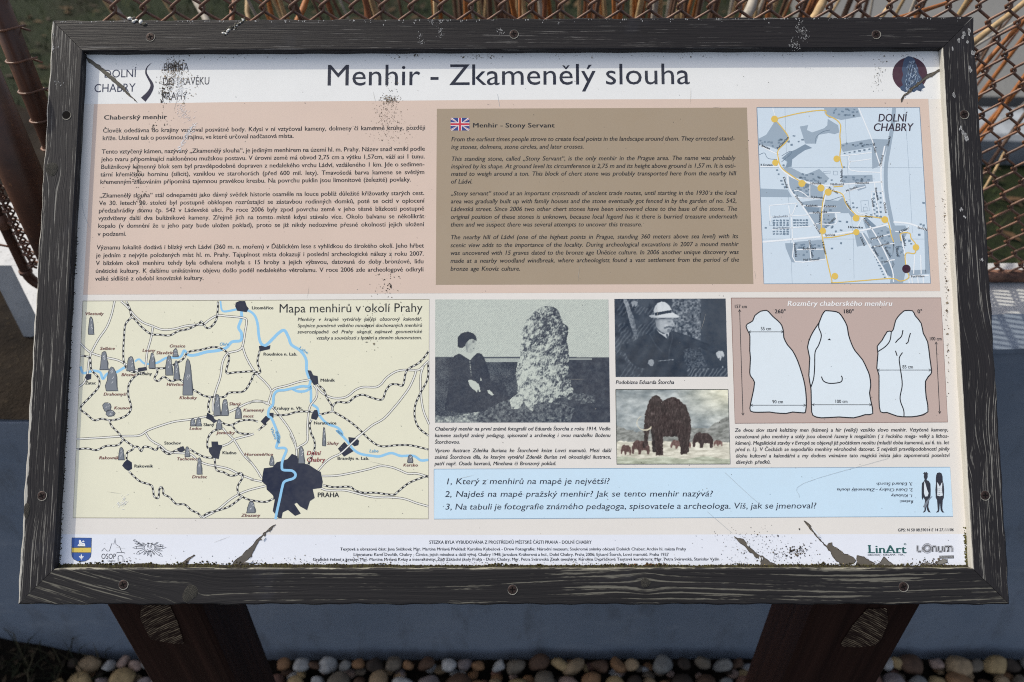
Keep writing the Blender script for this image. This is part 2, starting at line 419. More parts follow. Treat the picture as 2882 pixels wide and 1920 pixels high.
def accent(st, base, kind):
    co, f, adv = GL[st, base]; t = {'r': .062, 'b': .10, 'l': .05}[st]
    xm = (co[:, 0].min() + co[:, 0].max()) / 2; top = co[:, 1].max(); y0 = top + .05
    v = []; ff = []
    if kind == 'caron':
        w_, hgt = .115, .13
        v = [(xm - w_, y0 + hgt), (xm - w_ + t * 1.2, y0 + hgt), (xm, y0 + t * 1.1), (xm + w_ - t * 1.2, y0 + hgt), (xm + w_, y0 + hgt), (xm + t * .35, y0), (xm - t * .35, y0)]
        ff = [(0, 6, 2, 1), (2, 6, 5), (2, 5, 4, 3)]
    elif kind == 'ring':
        n = 12; r = .085
        for q in (r, r - t * .8): v += [(xm + q * math.cos(2 * math.pi * k / n), y0 + r + q * math.sin(2 * math.pi * k / n)) for k in range(n)]
        ff = [(k, (k + 1) % n, n + (k + 1) % n, n + k) for k in range(n)]
    elif kind == 'apos':
        x = co[:, 0].max() + .03; top = max(top, .66); v = [(x, top), (x + t * 1.3, top), (x + t * .7, top - .19), (x, top - .19)]; ff = [(0, 3, 2, 1)]; adv += .09
    n = len(co); return np.vstack([co, np.array(v)]), list(f) + [tuple(i + n for i in q) for q in ff], adv
for st in 'rbl':
    GL[st, 'ı'] = GL[st, 'i']
    for ch, (ba, k) in {'ě': ('e', 'caron'), 'š': ('s', 'caron'), 'č': ('c', 'caron'), 'ř': ('r', 'caron'), 'ž': ('z', 'caron'), 'ň': ('n', 'caron'), 'ů': ('u', 'ring'), 'ď': ('d', 'apos'), 'ť': ('t', 'apos'), 'Š': ('S', 'caron'), 'Č': ('C', 'caron'), 'Ř': ('R', 'caron'), 'Ž': ('Z', 'caron'), 'Ě': ('E', 'caron'), 'Ň': ('N', 'caron'), 'Ď': ('D', 'caron'), 'Ů': ('U', 'ring')}.items():
        GL[st, ch] = accent(st, ba, k)
SPW = .27
def word_w(wd, st): return sum(GL[st, c][2] for c in wd)
def styles(text, base):                                       # *bold* toggles
    out = []; st = base
    for wd in text.split(' '):
        if wd.startswith('*'): st = 'b'; wd = wd[1:]
        end = wd.endswith('*'); wd = wd.rstrip('*')
        out.append((wd, st)); 
        if end: st = base
    return out
NAVY = lin((28, 34, 52)); INK = lin((24, 26, 32))
def line_fit(text, base, L):                                   # L = width in em of caps units
    ws = styles(text, base); W = sum(word_w(a, s) for a, s in ws); return W, len(ws) - 1
def put_line(F, text, xl, yl, xr, yr, cap, st='r', sx=None, slant=0, col=INK, lay=5, fit=True, flip=False, jit=0):
    """lettering from (xl,yl) to (xr,yr) on the baseline; cap = cap height in the same measure"""
    e = uv(np.array([xl, xr]), np.array([yl, yr])); p0, p1 = e[0], e[1]; d = p1 - p0; Lm = np.hypot(*d); d = d / Lm; n_ = np.array([-d[1], d[0]])
    mx, my = (xl + xr) / 2, (yl + yr) / 2
    q = uv(np.array([mx, mx]), np.array([my, my - cap])); em = abs(q[1] - q[0]).max() / CAPH
    ws = styles(text, st); W = sum(word_w(a, s) for a, s in ws) * em; k = len(ws) - 1
    if sx is None or k == 0: sx = Lm / (W + k * SPW * em); sp = SPW * em * sx
    else:
        sp = (Lm - W * sx) / k
        if sp < .17 * em * sx: sx = Lm / (W + k * SPW * em); sp = SPW * em * sx
    x = 0
    for wd, s in ws:
        for c in wd:
            co, f, adv = GL[s, c]
            jy = random.uniform(-jit, jit) * em
            X = x + (co[:, 0] + slant * co[:, 1]) * em * sx; Yv = co[:, 1] * em + jy
            for q_, ox in enumerate((-.026, 0, .026) if s == 'b' else ((-.014, 0, .014) if s == 'r' else (0,))):
                P = p0 + (X + ox * em * sx)[:, None] * d + Yv[:, None] * n_
                F.raw(np.hstack([P, np.full((len(P), 1), -DEPTH + (lay + q_ * .12) * LAY)]), f, col)
            x += (adv + (.03 if s == 'b' else 0)) * em * sx
        x += sp
def block(name, lines, cap, st='r', slant=0, col=INK, sx=None, label=None, F=None, jit=0):
    own = F is None; F = F or Flat()
    if sx is None:
        r = []
        for (t, xl, yl, xr, yr) in lines:
            e = uv(np.array([xl, xr]), np.array([yl, yr])); q = uv(np.array([xl, xl]), np.array([yl, yl - cap])); em = abs(q[1] - q[0]).max() / CAPH
            W, k = line_fit(t, st, 0); r.append(np.hypot(*(e[1] - e[0])) / ((W + k * .235) * em))
        sx = min(r)
    for (t, xl, yl, xr, yr) in lines: put_line(F, t, xl, yl, xr, yr, cap, st, sx if len(lines) > 1 else None, slant, col, jit=jit)
    if own:
        o = F.build(name)
        if label: o['label'] = label
        return o
IT = .20
# ------------------------------------------------------------------ colour fields of the sheet
f = Flat()
f.poly([(150, 1504), (1441, 1505.5), (2735, 1503), (2745, 1600), (150, 1600)], lin((229, 232, 240)), 1); f.build('footer_field')
f = Flat(); f.poly([(236, 140), (2665, 136), (2672, 279), (1441, 282), (262, 293), (236, 293)], lin((232, 232, 230)), 1); f.build('header_field')
f = Flat(); f.poly([(264.5, 293.5), (700, 287), (1441, 281), (2100, 278.5), (2612.5, 278.5), (2646, 819.5), (1441, 825), (234, 829.5)], lin((216, 194, 179)), 2)
f.build('text_field')
f = Flat(); f.poly([(1229.5, 306.5), (2102, 303), (2120.5, 799.5), (1226.5, 802)], lin((164, 147, 125)), 3); f.build('english_text_field')
f = Flat(); Q = [(233.5, 847.5), (1208, 843), (1205.5, 1460.5), (205.5, 1457.5)]
f.ribbon(Q, 2.0, lin((150, 145, 128)), 3, 0, True); f.poly(Q, lin((230, 227, 203)), 2); f.build('region_map_field')
f = Flat(); Q = [(2058, 839), (2648, 838.5), (2667, 1188), (2068.5, 1191.5)]
f.ribbon(Q, 2, lin((140, 110, 100)), 3, 0, True); f.poly(Q, lin((192, 171, 162)), 2); f.build('dimension_field')
f = Flat(); Q = [(1221.5, 1320.5), (2674, 1315), (2682, 1453.5), (1221.5, 1461)]
f.ribbon(Q, 1.6, lin((130, 160, 185)), 3, 0, True); f.poly(Q, lin((203, 227, 243)), 2); f.build('question_field')
f = Flat(); Q = [(2130, 303), (2588, 303), (2619, 797.5), (2150, 799)]
f.ribbon(Q, 2.2, lin((120, 140, 160)), 4, 0, True); f.poly(Q, lin((208, 222, 233)), 3); MAPF = f.build('town_map_field')

# ------------------------------------------------------------------ lettering
t = Flat(); put_line(t, 'Menhir - Zkamenělý slouha', 915, 241, 1943, 237, 58, 'l', None, 0, NAVY); t.build('title_lettering')
t = Flat()
put_line(t, 'DOLNÍ', 292, 219, 384, 217, 22, 'l', col=lin((32, 42, 74))); put_line(t, 'CHABRY', 264, 260, 381, 258, 23, 'l', col=lin((32, 42, 74)))
put_line(t, 'BRÁNA', 459, 200, 531, 199, 21, 'l', col=lin((45, 45, 55))); put_line(t, 'DO PRAVĚKU', 457, 240, 590, 238, 21, 'l', col=lin((45, 45, 55))); put_line(t, 'PRAHY', 455, 282, 527, 280, 21, 'l', col=lin((45, 45, 55)))
t.ribbon([(426, 178), (414, 190), (411, 205), (418, 220), (428, 240), (421, 260), (403, 281)], [1, 3, 5, 6, 9, 12, 17], lin((40, 38, 60)), 5)
t.build('header_lettering')
A0 = lambda x, y: (x / 2.45, y / 2.45)
t = Flat(); put_line(t, '*Chaberský menhir*', 292, 337, 460, 335, 12.5, 'b'); t.build('heading_lettering'); t = Flat(); put_line(t, '*Menhir - Stony Servant*', 1330, 359, 1548, 359, 12.5, 'b'); t.build('heading_lettering')
CZ = [('Člověk odedávna do krajiny vsazoval posvátné body. Kdysi v ní vztyčoval kameny, dolmeny či kamenné kruhy, později', 289, 373.5, 1197, 365),
('kříže. Usiloval tak o posvátnou krajinu, ve které určoval nadčasová místa.', 288, 395, 827, 388),
('Tento vztyčený kámen, nazývaný „Zkamenělý slouha“, je jediným menhirem na území hl. m. Prahy. Název snad vznikl podle', 286, 432.7, 1196, 424.5),
('jeho tvaru připomínající nakloněnou mužskou postavu. V úrovni země má obvod 2,75 cm a výšku 1,57cm, váží asi 1 tunu.', 285, 454.3, 1196, 446),
('Buližníkový kamenný blok sem byl pravděpodobně dopraven z nedalekého vrchu Ládví, vzdáleného 1 km. Jde o sedimen-', 283.5, 475.5, 1195, 468),
('tární křemičitou horninu (silicit), vzniklou ve starohorách (před 600 mil. lety). Tmavošedá barva kamene se světlým', 282.5, 497, 1195, 490),
('křemenným žilkováním připomíná tajemnou pravěkou kresbu. Na povrchu puklin jsou limonitové (železité) povlaky.', 281.5, 518, 1157, 511),
('„Zkamenělý slouha“ stál odnepaměti jako dávný svědek historie osaměle na louce poblíž důležité křižovatky starých cest.', 279.5, 556.3, 1194.5, 549),
('Ve 30. letech 20. století byl postupně obklopen rozrůstající se zástavbou rodinných domků, poté se ocitl v oplocení', 278.5, 577.6, 1194.5, 570.6),
('předzahrádky domu čp. 542 v Ládevské ulici. Po roce 2006 byly zpod povrchu země v jeho těsné blízkosti postupně', 277.5, 598.6, 1194, 592.7),
('vyzdviženy další dva buližníkové kameny. Zřejmě jich na tomto místě kdysi stávalo více. Okolo balvanu se několikrát', 276.5, 620, 1194, 614.3),
('kopalo (v domnění že u jeho paty bude uložen poklad), proto se již nikdy nedozvíme přesné okolnosti jejich uložení', 275.5, 641.5, 1193.5, 637),
('v podzemí.', 274.5, 664.5, 355.5, 664),
('Významu lokalitě dodává i blízký vrch Ládví (360 m. n. mořem) v Ďáblickém lese s vyhlídkou do širokého okolí. Jeho hřbet', 272, 702.5, 1193, 697),
('je jedním z nejvýše položených míst hl. m. Prahy. Tajuplnost místa dokazují i poslední archeologické nálezy z roku 2007.', 270.5, 724.5, 1193, 719.6),
('V blízkém okolí menhiru tehdy byla odhalena mohyla s 15 hroby a jejich výbavou, datovaná do doby bronzové, lidu', 269.5, 746.5, 1192.5, 741.3),
('únětické kultury. K dalšímu unikátnímu objevu došlo podél nedalekého větrolamu. V roce 2006 zde archeologové odkryli', 268.5, 768.6, 1192.5, 764),
('velké sídliště z období knovízské kultury.', 267.5, 790.2, 573.5, 788)]
block('czech_lettering', CZ, 12.2)
EN = [('From the earliest times people strove to create focal points in the landscape around them. They errected stand-', 1269, 398, 2067, 395.6),
('ing stones, dolmens, stone circles, and later crosses.', 1269, 419.6, 1643, 418.5),
('This standing stone, called „Stony Servant“, is the only menhir in the Prague area. The name was probably', 1269, 453, 2069, 450),
('inspired by its shape. At ground level its circumference is 2,75 m and its height above ground is 1,57 m. It is esti-', 1268.7, 474.3, 2070, 472),
('mated to weigh around a ton. This block of chert stone was probably transported here from the nearby hill', 1268.5, 495.2, 2071, 493.7),
('of Ládví.', 1268.3, 517, 1329.5, 517),
('„Stony servant“ stood at an important crossroads of ancient trade routes, until starting in the 1930´s the local', 1268, 550.3, 2072.5, 548.4),
('area was gradually built up with family houses and the stone eventually got fenced in by the garden of no. 542,', 1268, 572.6, 2073, 571),
('Ládevská street. Since 2006 two other chert stones have been uncovered close to the base of the stone. The', 1267.8, 594.4, 2074, 593.4),
('original position of these stones is unknown, because local legend has it there is burried treasure underneath', 1267.6, 616.3, 2075, 615),
('them and we suspect there was several attempts to uncover this treasure.', 1267.4, 638, 1807, 637.4),
('The nearby hill of Ládví (one of the highest points in Prague, standing 360 meters above sea level) with its', 1267.2, 673.7, 2077, 670.6),
('scenic view adds to the importance of the locality. During archeological excavations in 2007 a mound menhir', 1267, 696, 2077.5, 692.8),
('was uncovered with 15 graves dated to the bronze age Únětice culture. In 2006 another unique discovery was', 1267, 718, 2078.5, 715),
('made at a nearby woodland windbreak, where archeologists found a vast settlement from the period of the', 1267, 740, 2079.5, 736.6),
('bronze age Knovíz culture.', 1267, 762.4, 1464, 762)]
block('english_lettering', EN, 12.1, 'r', IT)
block('map_title_lettering', [('Mapa menhirů v okolí Prahy', 784, 880, 1189, 877.5)], 24, 'l')
block('map_text_lettering', [('Menhiry v krajině vytvářely jakýsi obzorový kalendář.', 837, 903.6, 1188, 902.4), ('Spojnice poměrně velkého množství dochovaných menhirů', 837, 921.3, 1187.5, 920), ('severozápadně od Prahy ukazují zajímavé geometrické', 836.5, 938.8, 1187.5, 937.6), ('vztahy a souvislosti s letním a zimním slunovratem.', 889.6, 956, 1187, 955)], 9.6, 'r', IT)
block('caption_lettering', [('Chaberský menhir na první známé fotografii od Eduarda Štorcha z roku 1914. Vedle', 1223, 1212, 1717.5, 1211.4), ('kamene zachytil známý pedagog, spisovatel a archeolog i svou manželku Boženu', 1223, 1230.4, 1717.5, 1230), ('Štorchovou.', 1223, 1248.9, 1294, 1248.8), ('Vpravo ilustrace Zdeňka Buriana ke Štorchově knize Lovci mamutů. Mezi další', 1223, 1272.8, 1719.6, 1272.6), ('známá Štorchova díla, ke kterým vytvářel Zdeněk Burian své okouzlující ilustrace,', 1222.7, 1291.4, 1719.4, 1290.7), ('patří např. Osada havranů, Minehava či Bronzový poklad.', 1222.5, 1309.6, 1565, 1309.2)], 10.3, 'r', IT)
block('portrait_caption_lettering', [('Podobizna Eduarda Štorcha', 1732, 1080.8, 1897, 1080.6)], 10.3, 'r', IT)
block('menhir_text_lettering', [('Ze dvou slov staré keltštiny men (kámen) a hir (velký) vzniklo slovo menhir. Vztyčené kameny,', 2067.5, 1215.6, 2668, 1214.3), ('označované jako menhiry a stély jsou obecně řazeny k megalitům ( z řeckého mega- velký a lithos-', 2068, 1233.8, 2669.8, 1232.2), ('kámen). Megalitické stavby v Evropě se objevují již počátkem neolitu (mladší doba kamenná, asi 6. tis. let', 2068.7, 1251.8, 2670.5, 1250.4), ('před n. l.). V Čechách se nepodařilo menhiry věrohodně datovat. S největší pravděpodobností plnily', 2069.2, 1269.8, 2671.2, 1268.2), ('úlohu kultovní a kalendářní a my dodnes vnímáme tato magická místa jako zapomenutá poselství', 2069.8, 1287.8, 2672, 1286.2), ('dávných předků.', 2070.4, 1305.6, 2168.5, 1305)], 10.3, 'r', IT)
block('question_lettering', [('1, Který z menhirů na mapě je největší?', 1252, 1363, 1715, 1362), ('2, Najdeš na mapě pražský menhir? Jak se tento menhir nazývá?', 1251, 1398.6, 2005.5, 1397.4), ('3, Na tabuli je fotografie známého pedagoga, spisovatele a archeologa. Víš, jak se jmenoval?', 1251.5, 1434.5, 2297, 1431)], 16.5, 'l', .16, NAVY, jit=.012)
R6 = lambda x, y: (2040 + x / 3.363, 1290 + y / 3.363)
t = Flat()
for s_, x0, x1, y in (('3, Eduard Štorch', 1778, 1435, 230), ('2, Dolní Chabry - Zkamenělý slouha', 1780, 1060, 286), ('1, Klobuky', 1782, 1573, 341), ('Řešení:', 1785, 1655, 396)):
    a, b = R6(x0, y), R6(x1, y); put_line(t, s_, a[0], a[1], b[0], b[1], 8, 'r', slant=.16, col=NAVY)
t.build('answer_lettering').name = 'answer_lettering'
t = Flat()
put_line(t, 'STEZKA BYLA VYBUDOVÁNA Z PROSTŘEDKŮ MĚSTSKÉ ČÁSTI PRAHA - DOLNÍ CHABRY', 1207.8, 1530.4, 1665, 1530.4, 9)
put_line(t, '*Textová a obrazová část:* Jana Snížková; Mgr. Martina Mrňavá *Překlad:* Karolína Kubešová - Drew *Fotografie:* Národní muzeum; Soukromé snímky občanů Dolních Chaber; Archiv hl. města Prahy', 957.4, 1549.4, 1916, 1549.2, 8.2)
put_line(t, '*Literatura:* Karel Dvořák, Chabry - Čimice, jejich minulost a další vývoj. Chabry 1948; Jaroslava Krákorová a kol., Dolní Chabry. Praha 2006; Eduard Štorch, Lovci mamutů. Praha 1937', 994.5, 1564.6, 1878, 1564.4, 8.2)
put_line(t, '*Grafické řešení a kresby:* Mgr. Martina Mrňavá *Kvízy a interaktivity:* Žáci Základní školy Praha - Dolní Chabry; Mgr. Petra Svárovská *Znak menhiru:* Karolína Dvořáčková *Textová korektura:* Mgr. Petra Svárovská, Stanislav Vyšín', 880, 1578.6, 1998, 1577.5, 8.2)
t.build('credits_lettering')
t = Flat(); a, b = R6(1635, 692), R6(2160, 689); put_line(t, '*GPS:* N 50 08.59014 E 14 27.11106', a[0], a[1], b[0], b[1], 8, 'r', slant=IT); t.build('coordinates_lettering')

# ------------------------------------------------------------------ flag
f = Flat(); B1 = lambda x, y: (960 + x / 2.45, y / 2.45)
x0, y0 = B1(755, 814); x1, y1 = B1(885, 901); cx_, cy_ = (x0 + x1) / 2, (y0 + y1) / 2; W_, H_ = x1 - x0, y1 - y0
f.quad(x0, y0, x1, y1, lin((48, 66, 132)), 4)
for sx_, sy_ in ((-1, -1), (1, -1), (1, 1), (-1, 1)):
    cxn, cyn = cx_ + sx_ * W_ / 2, cy_ + sy_ * H_ / 2; d = 3.6
    f.poly([(cx_, cy_), (cxn - sx_ * d * 1.4, cyn), (cxn, cyn), (cxn, cyn - sy_ * d)], lin((228, 226, 226)), 5)
    f.poly([(cx_, cy_), (cxn - sx_ * .2, cyn), (cxn, cyn), (cxn, cyn - sy_ * 1.9)], lin((190, 50, 70)), 6)
f.quad(cx_ - 5, y0, cx_ + 5, y1, lin((228, 226, 226)), 7); f.quad(x0, cy_ - 5, x1, cy_ + 5, lin((228, 226, 226)), 7.2)
f.quad(cx_ - 2.9, y0, cx_ + 2.9, y1, lin((196, 52, 72)), 8); f.quad(x0, cy_ - 2.9, x1, cy_ + 2.9, lin((196, 52, 72)), 8.2)
f.build('flag_print')

# ------------------------------------------------------------------ region map
T0 = lambda P: [(x / 2.45, 640 + y / 2.45) for x, y in P]
M2 = lambda P: [(200 + x / 4.356, 1120 + y / 4.356) for x, y in P]
M3 = lambda P: [(700 + x / 3.734, 830 + y / 3.734) for x, y in P]
M4 = lambda P: [(700 + x / 4.4415, 1200 + y / 4.4415) for x, y in P]
C0 = lambda P: [(x / 2.45, 1280 + y / 2.45) for x, y in P]
RIV = [T0([(1520,508),(1530,570),(1560,580),(1640,565),(1700,570),(1750,600),(1775,660),(1785,750),(1800,800),(1830,815),(1880,770),(1920,730),(1960,710),(1990,760),(2010,810),(2070,850),(2110,910),(2115,990),(2140,1060)]),
 T0([(555,960),(575,1005),(640,990),(690,1000),(710,1045),(740,1010),(800,1000),(860,965)]),
 T0([(930,925),(960,910),(1000,940),(1080,935),(1150,900),(1240,895),(1270,850),(1300,880),(1350,880),(1420,860),(1500,850),(1560,830),(1600,790),(1660,780),(1665,730),(1645,690),(1665,630),(1665,580)]),
 M3([(650,900),(630,960),(560,960),(470,980),(380,1000),(300,1010),(262,1060),(255,1150),(215,1200),(205,1270),(240,1300),(280,1390),(310,1480),(316,1560)]) + M4([(345,70),(380,130),(355,220),(350,270),(440,270),(470,300),(440,380),(420,440),(415,500),(430,545),(540,555),(585,600),(560,650),(450,690),(420,760),(390,900),(350,1080),(335,1160)]),
 M3([(660,970),(600,1010),(520,1015),(460,990)]),
 M3([(650,950),(655,1050),(660,1140),(720,1190),(740,1260),(820,1350),(940,1400),(985,1470)]) + M4([(1100,50),(1180,130),(1250,210),(1310,290),(1400,345),(1550,370),(1640,375),(1780,335),(1900,370),(2060,370),(2150,425),(2245,420)])]
f = Flat()
for k, r in enumerate(RIV): f.ribbon(r, [5, 8.5, 8] if k in (0, 2) else 7.2, lin((146, 201, 236)), 3 if k != 3 else 6.4)
f.build('river_print')
ROADS = [T0([(790,510),(770,600),(735,690),(680,770),(630,865),(612,930),(603,1010),(580,1070),(545,1100)]), T0([(555,800),(600,845),(640,870),(720,895),(810,915),(870,945),(930,985),(960,985)]),
 T0([(835,510),(880,550),(930,610),(985,655),(1050,680),(1120,705),(1200,700),(1280,680),(1350,672),(1400,670),(1440,640),(1500,608),(1560,612),(1680,625),(1700,650),(1690,720),(1672,820),(1640,850),(1570,870),(1535,930),(1520,1030),(1490,1120),(1470,1200),(1470,1270)]),
 T0([(1055,685),(1040,770),(1015,860),(1005,960)]), T0([(1672,820),(1700,900),(1760,1000),(1830,1070),(1870,1130),(1850,1210)]), T0([(1870,1135),(1900,1110),(1980,1090),(2060,1065),(2140,1050)]),
 T0([(528,1460),(700,1450),(850,1440),(960,1435),(1020,1400),(1100,1370),(1200,1340),(1310,1325),(1420,1305),(1530,1290),(1600,1265),(1700,1215),(1770,1200),(1850,1215),(1920,1290),(2000,1400),(2040,1500)]) + M4([(520,100),(590,260),(600,380)]),
 M2([(915,430),(960,500),(1020,545),(1100,590),(1170,650),(1250,670),(1400,680),(1480,700),(1550,760),(1650,810),(1800,840),(1930,870),(2050,930),(2150,970),(2240,1005)]) + C0([(1730,170),(1805,185)]),
 M2([(1860,370),(1900,420),(2000,520),(2100,680),(2200,790)]) + C0([(1700,15),(1760,90),(1805,160)]),
 M3([(685,950),(715,1000),(710,1080),(650,1160),(630,1230),(620,1330),(615,1450)]) + M4([(738,130),(720,200),(610,270),(600,300)]),
 M3([(715,965),(760,1020),(820,1060),(900,1085),(1000,1080),(1060,1050),(1120,1000),(1200,970),(1330,970),(1390,940),(1450,870),(1540,810),(1630,790),(1780,790),(1840,740),(1890,690)]),
 M3([(1760,790),(1740,860),(1690,970),(1620,1070),(1540,1170),(1420,1300),(1300,1370),(1200,1450),(1120,1510)]) + M4([(1330,170),(1160,330),(1040,390),(960,450),(870,550)]),
 M3([(1840,740),(1810,830),(1805,950),(1815,1100),(1840,1230),(1895,1360)]), M4([(915,622),(1100,615),(1300,580),(1500,535),(1650,495),(1780,510),(1880,545),(1990,590),(2100,590),(2245,630)]),
 M4([(905,775),(990,800),(1200,800),(1400,850),(1560,885),(1740,885),(1940,905),(2100,960),(2245,1000)]), C0([(1400,435),(1500,380),(1600,300),(1700,250),(1830,215)]), M2([(1850,592),(1930,560),(2000,510),(2100,480),(2180,460),(2240,440)]), M3([(0,1140),(60,1115),(140,1120),(200,1150)])]
RAILW = [T0([(870,510),(895,560),(905,610),(935,640),(980,690),(1040,735),(1100,740),(1170,745),(1230,715),(1300,700),(1370,665),(1390,650),(1420,690),(1450,690),(1490,640),(1502,560),(1502,512)]), T0([(905,620),(865,670),(855,760),(850,860),(855,930),(880,980),(930,1000),(960,990)]),
 T0([(558,885),(620,900),(630,980),(680,1040),(680,1100),(620,1170),(555,1245),(600,1290),(650,1330),(700,1320),(760,1330),(820,1320),(880,1290),(905,1240),(885,1160),(890,1080),(940,1020),(1000,1000)]),
 T0([(1080,970),(1085,1000),(1065,1040),(1090,1060),(1130,1030),(1180,1060),(1240,1050),(1300,1100),(1360,1135),(1420,1165),(1540,1170),(1580,1140),(1680,1130),(1730,1060),(1750,1015),(1790,1005)]),
 T0([(1030,970),(1140,970),(1210,940),(1260,910),(1300,860),(1380,845),(1480,825),(1550,850),(1580,900),(1560,1000),(1620,1000),(1740,993),(1795,1000),(1775,930),(1790,850)]), T0([(1450,1175),(1435,1230),(1445,1280)]),
 T0([(755,1330),(770,1370),(820,1420),(850,1460),(920,1510)]) + M2([(770,600),(820,600),(860,655),(890,600),(960,605),(1040,640),(1080,595),(1130,650),(1200,690),(1270,650),(1330,640)]), M2([(1450,625),(1540,680),(1640,725),(1740,735)]), M2([(62,630),(200,620),(310,640),(430,590),(570,580),(640,515)]),
 M2([(770,600),(750,635),(690,670),(680,740),(690,770)]), M2([(710,900),(790,980),(860,1030),(980,1070),(1005,1130),(1020,1210),(1070,1225),(1080,1130),(1105,1090),(1130,1130),(1135,1180),(1210,1220),(1290,1300),(1390,1305),(1480,1380),(1550,1410),(1600,1466)]),
 M2([(1600,1466),(1680,1410),(1800,1380),(1920,1340),(2000,1290),(2100,1210)]), M2([(1760,740),(1780,880),(1870,910),(1940,950),(2010,950),(2080,920),(2105,970),(2040,1090),(2060,1180),(2110,1215)]) + C0([(1690,300),(1740,315),(1830,325),(1890,300)]),
 M2([(1830,380),(1740,410),(1680,490),(1670,600),(1700,620)]), M2([(1830,290),(1900,325),(1970,330),(2080,280),(2200,270),(2290,290)]), M2([(1970,330),(2040,420),(2130,440),(2200,440)]), T0([(1780,1400),(1840,1350)]),
 M3([(720,940),(790,1000),(820,1080),(870,1160),(875,1220),(800,1245),(740,1258)]), M3([(875,1220),(1000,1290),(1100,1360),(1200,1450)]) + M4([(1430,90),(1540,190),(1660,250),(1860,235),(2040,240),(2245,290)]),
 M3([(875,1220),(890,1160),(940,1125),(1040,1130),(1120,1070),(1200,1050),(1290,1080),(1400,1100),(1440,1010),(1490,945),(1560,940),(1620,950),(1650,820),(1690,770),(1780,720),(1850,650),(1890,590)]), M3([(1885,705),(1880,880),(1800,1040),(1750,1160),(1745,1290),(1790,1400),(1890,1480)]),
 M3([(265,1265),(400,1260),(480,1235),(560,1225),(690,1230)]), M3([(660,1310),(640,1370),(660,1470)]) + M4([(790,110),(820,180),(820,290),(745,480)]), M4([(930,735),(1060,760),(1260,755),(1330,800),(1440,830),(1580,830),(1800,855),(1860,820),(2000,710),(2170,640),(2245,622)])]
f = Flat()
for r in ROADS: f.ribbon(r, 6.2, lin((38, 38, 44)), 4)
for r in ROADS: f.ribbon(r, 3.6, lin((236, 235, 228)), 5)
f.build('road_print', stuff=True)
f = Flat()
for r in RAILW: f.ribbon(r, 5.2, lin((30, 32, 42)), 5.5)
for r in RAILW: f.ribbon(r, 2.6, lin((236, 235, 228)), 6, dash=(8, 7))
f.build('railway_print', stuff=True)
TOWN = [T0([(1625,520),(1650,508),(1690,508),(1700,540),(1715,560),(1700,585),(1635,575),(1622,545)]), T0([(1785,820),(1800,815),(1830,825),(1865,812),(1860,840),(1790,855)]), T0([(2120,985),(2145,988),(2160,1020),(2190,1025),(2195,1080),(2165,1088),(2145,1060)]),
 T0([(585,1035),(600,1012),(630,1012),(628,1045),(600,1055)]), T0([(950,970),(1010,962),(1015,985),(955,997)]), M2([(1670,180),(1740,220),(1760,260),(1800,280),(1750,310),(1700,270),(1655,250)]), M2([(1720,535),(1800,535),(1805,575),(1855,580),(1850,610),(1830,650),(1810,750),(1740,735),(1690,660),(1690,610),(1725,600)]),
 M2([(1300,620),(1375,590),(1390,620),(1400,640),(1350,670),(1310,650)]), M2([(690,755),(745,790),(748,870),(700,895),(660,870),(627,830),(650,790)]), M3([(215,1240),(262,1240),(260,1290),(230,1300)]), M3([(125,1330),(180,1270),(230,1300),(160,1365)]), M3([(690,1210),(720,1210),(735,1270),(710,1315),(655,1300),(660,1260)]),
 M4([(1245,135),(1340,145),(1380,180),(1370,235),(1320,250),(1255,200)]), M4([(1115,280),(1195,195),(1310,310),(1190,380)]),
 M4([(190,525),(300,510),(350,450),(410,435),(485,410),(540,343),(610,375),(625,450),(750,480),(850,545),(900,570),(925,690),(915,770),(800,785),(825,895),(765,935),(730,1050),(640,1000),(600,955),(570,970),(650,1090),(580,1120),(490,1045),(425,1075),(410,1150),(370,1145),(300,1060),(325,920),(300,860),(225,790),(220,740),(165,690),(175,600)])]
f = Flat()
for k, r in enumerate(TOWN): f = Flat(); f.poly(r, lin((36, 42, 62)), 6.2); f.build('town_print')
f = Flat(); f.ribbon(M4([(1440, 70), (1330,170),(1160,330),(1080,370)]), 3.4, lin((236, 235, 228)), 6.6); f.build('road_print')
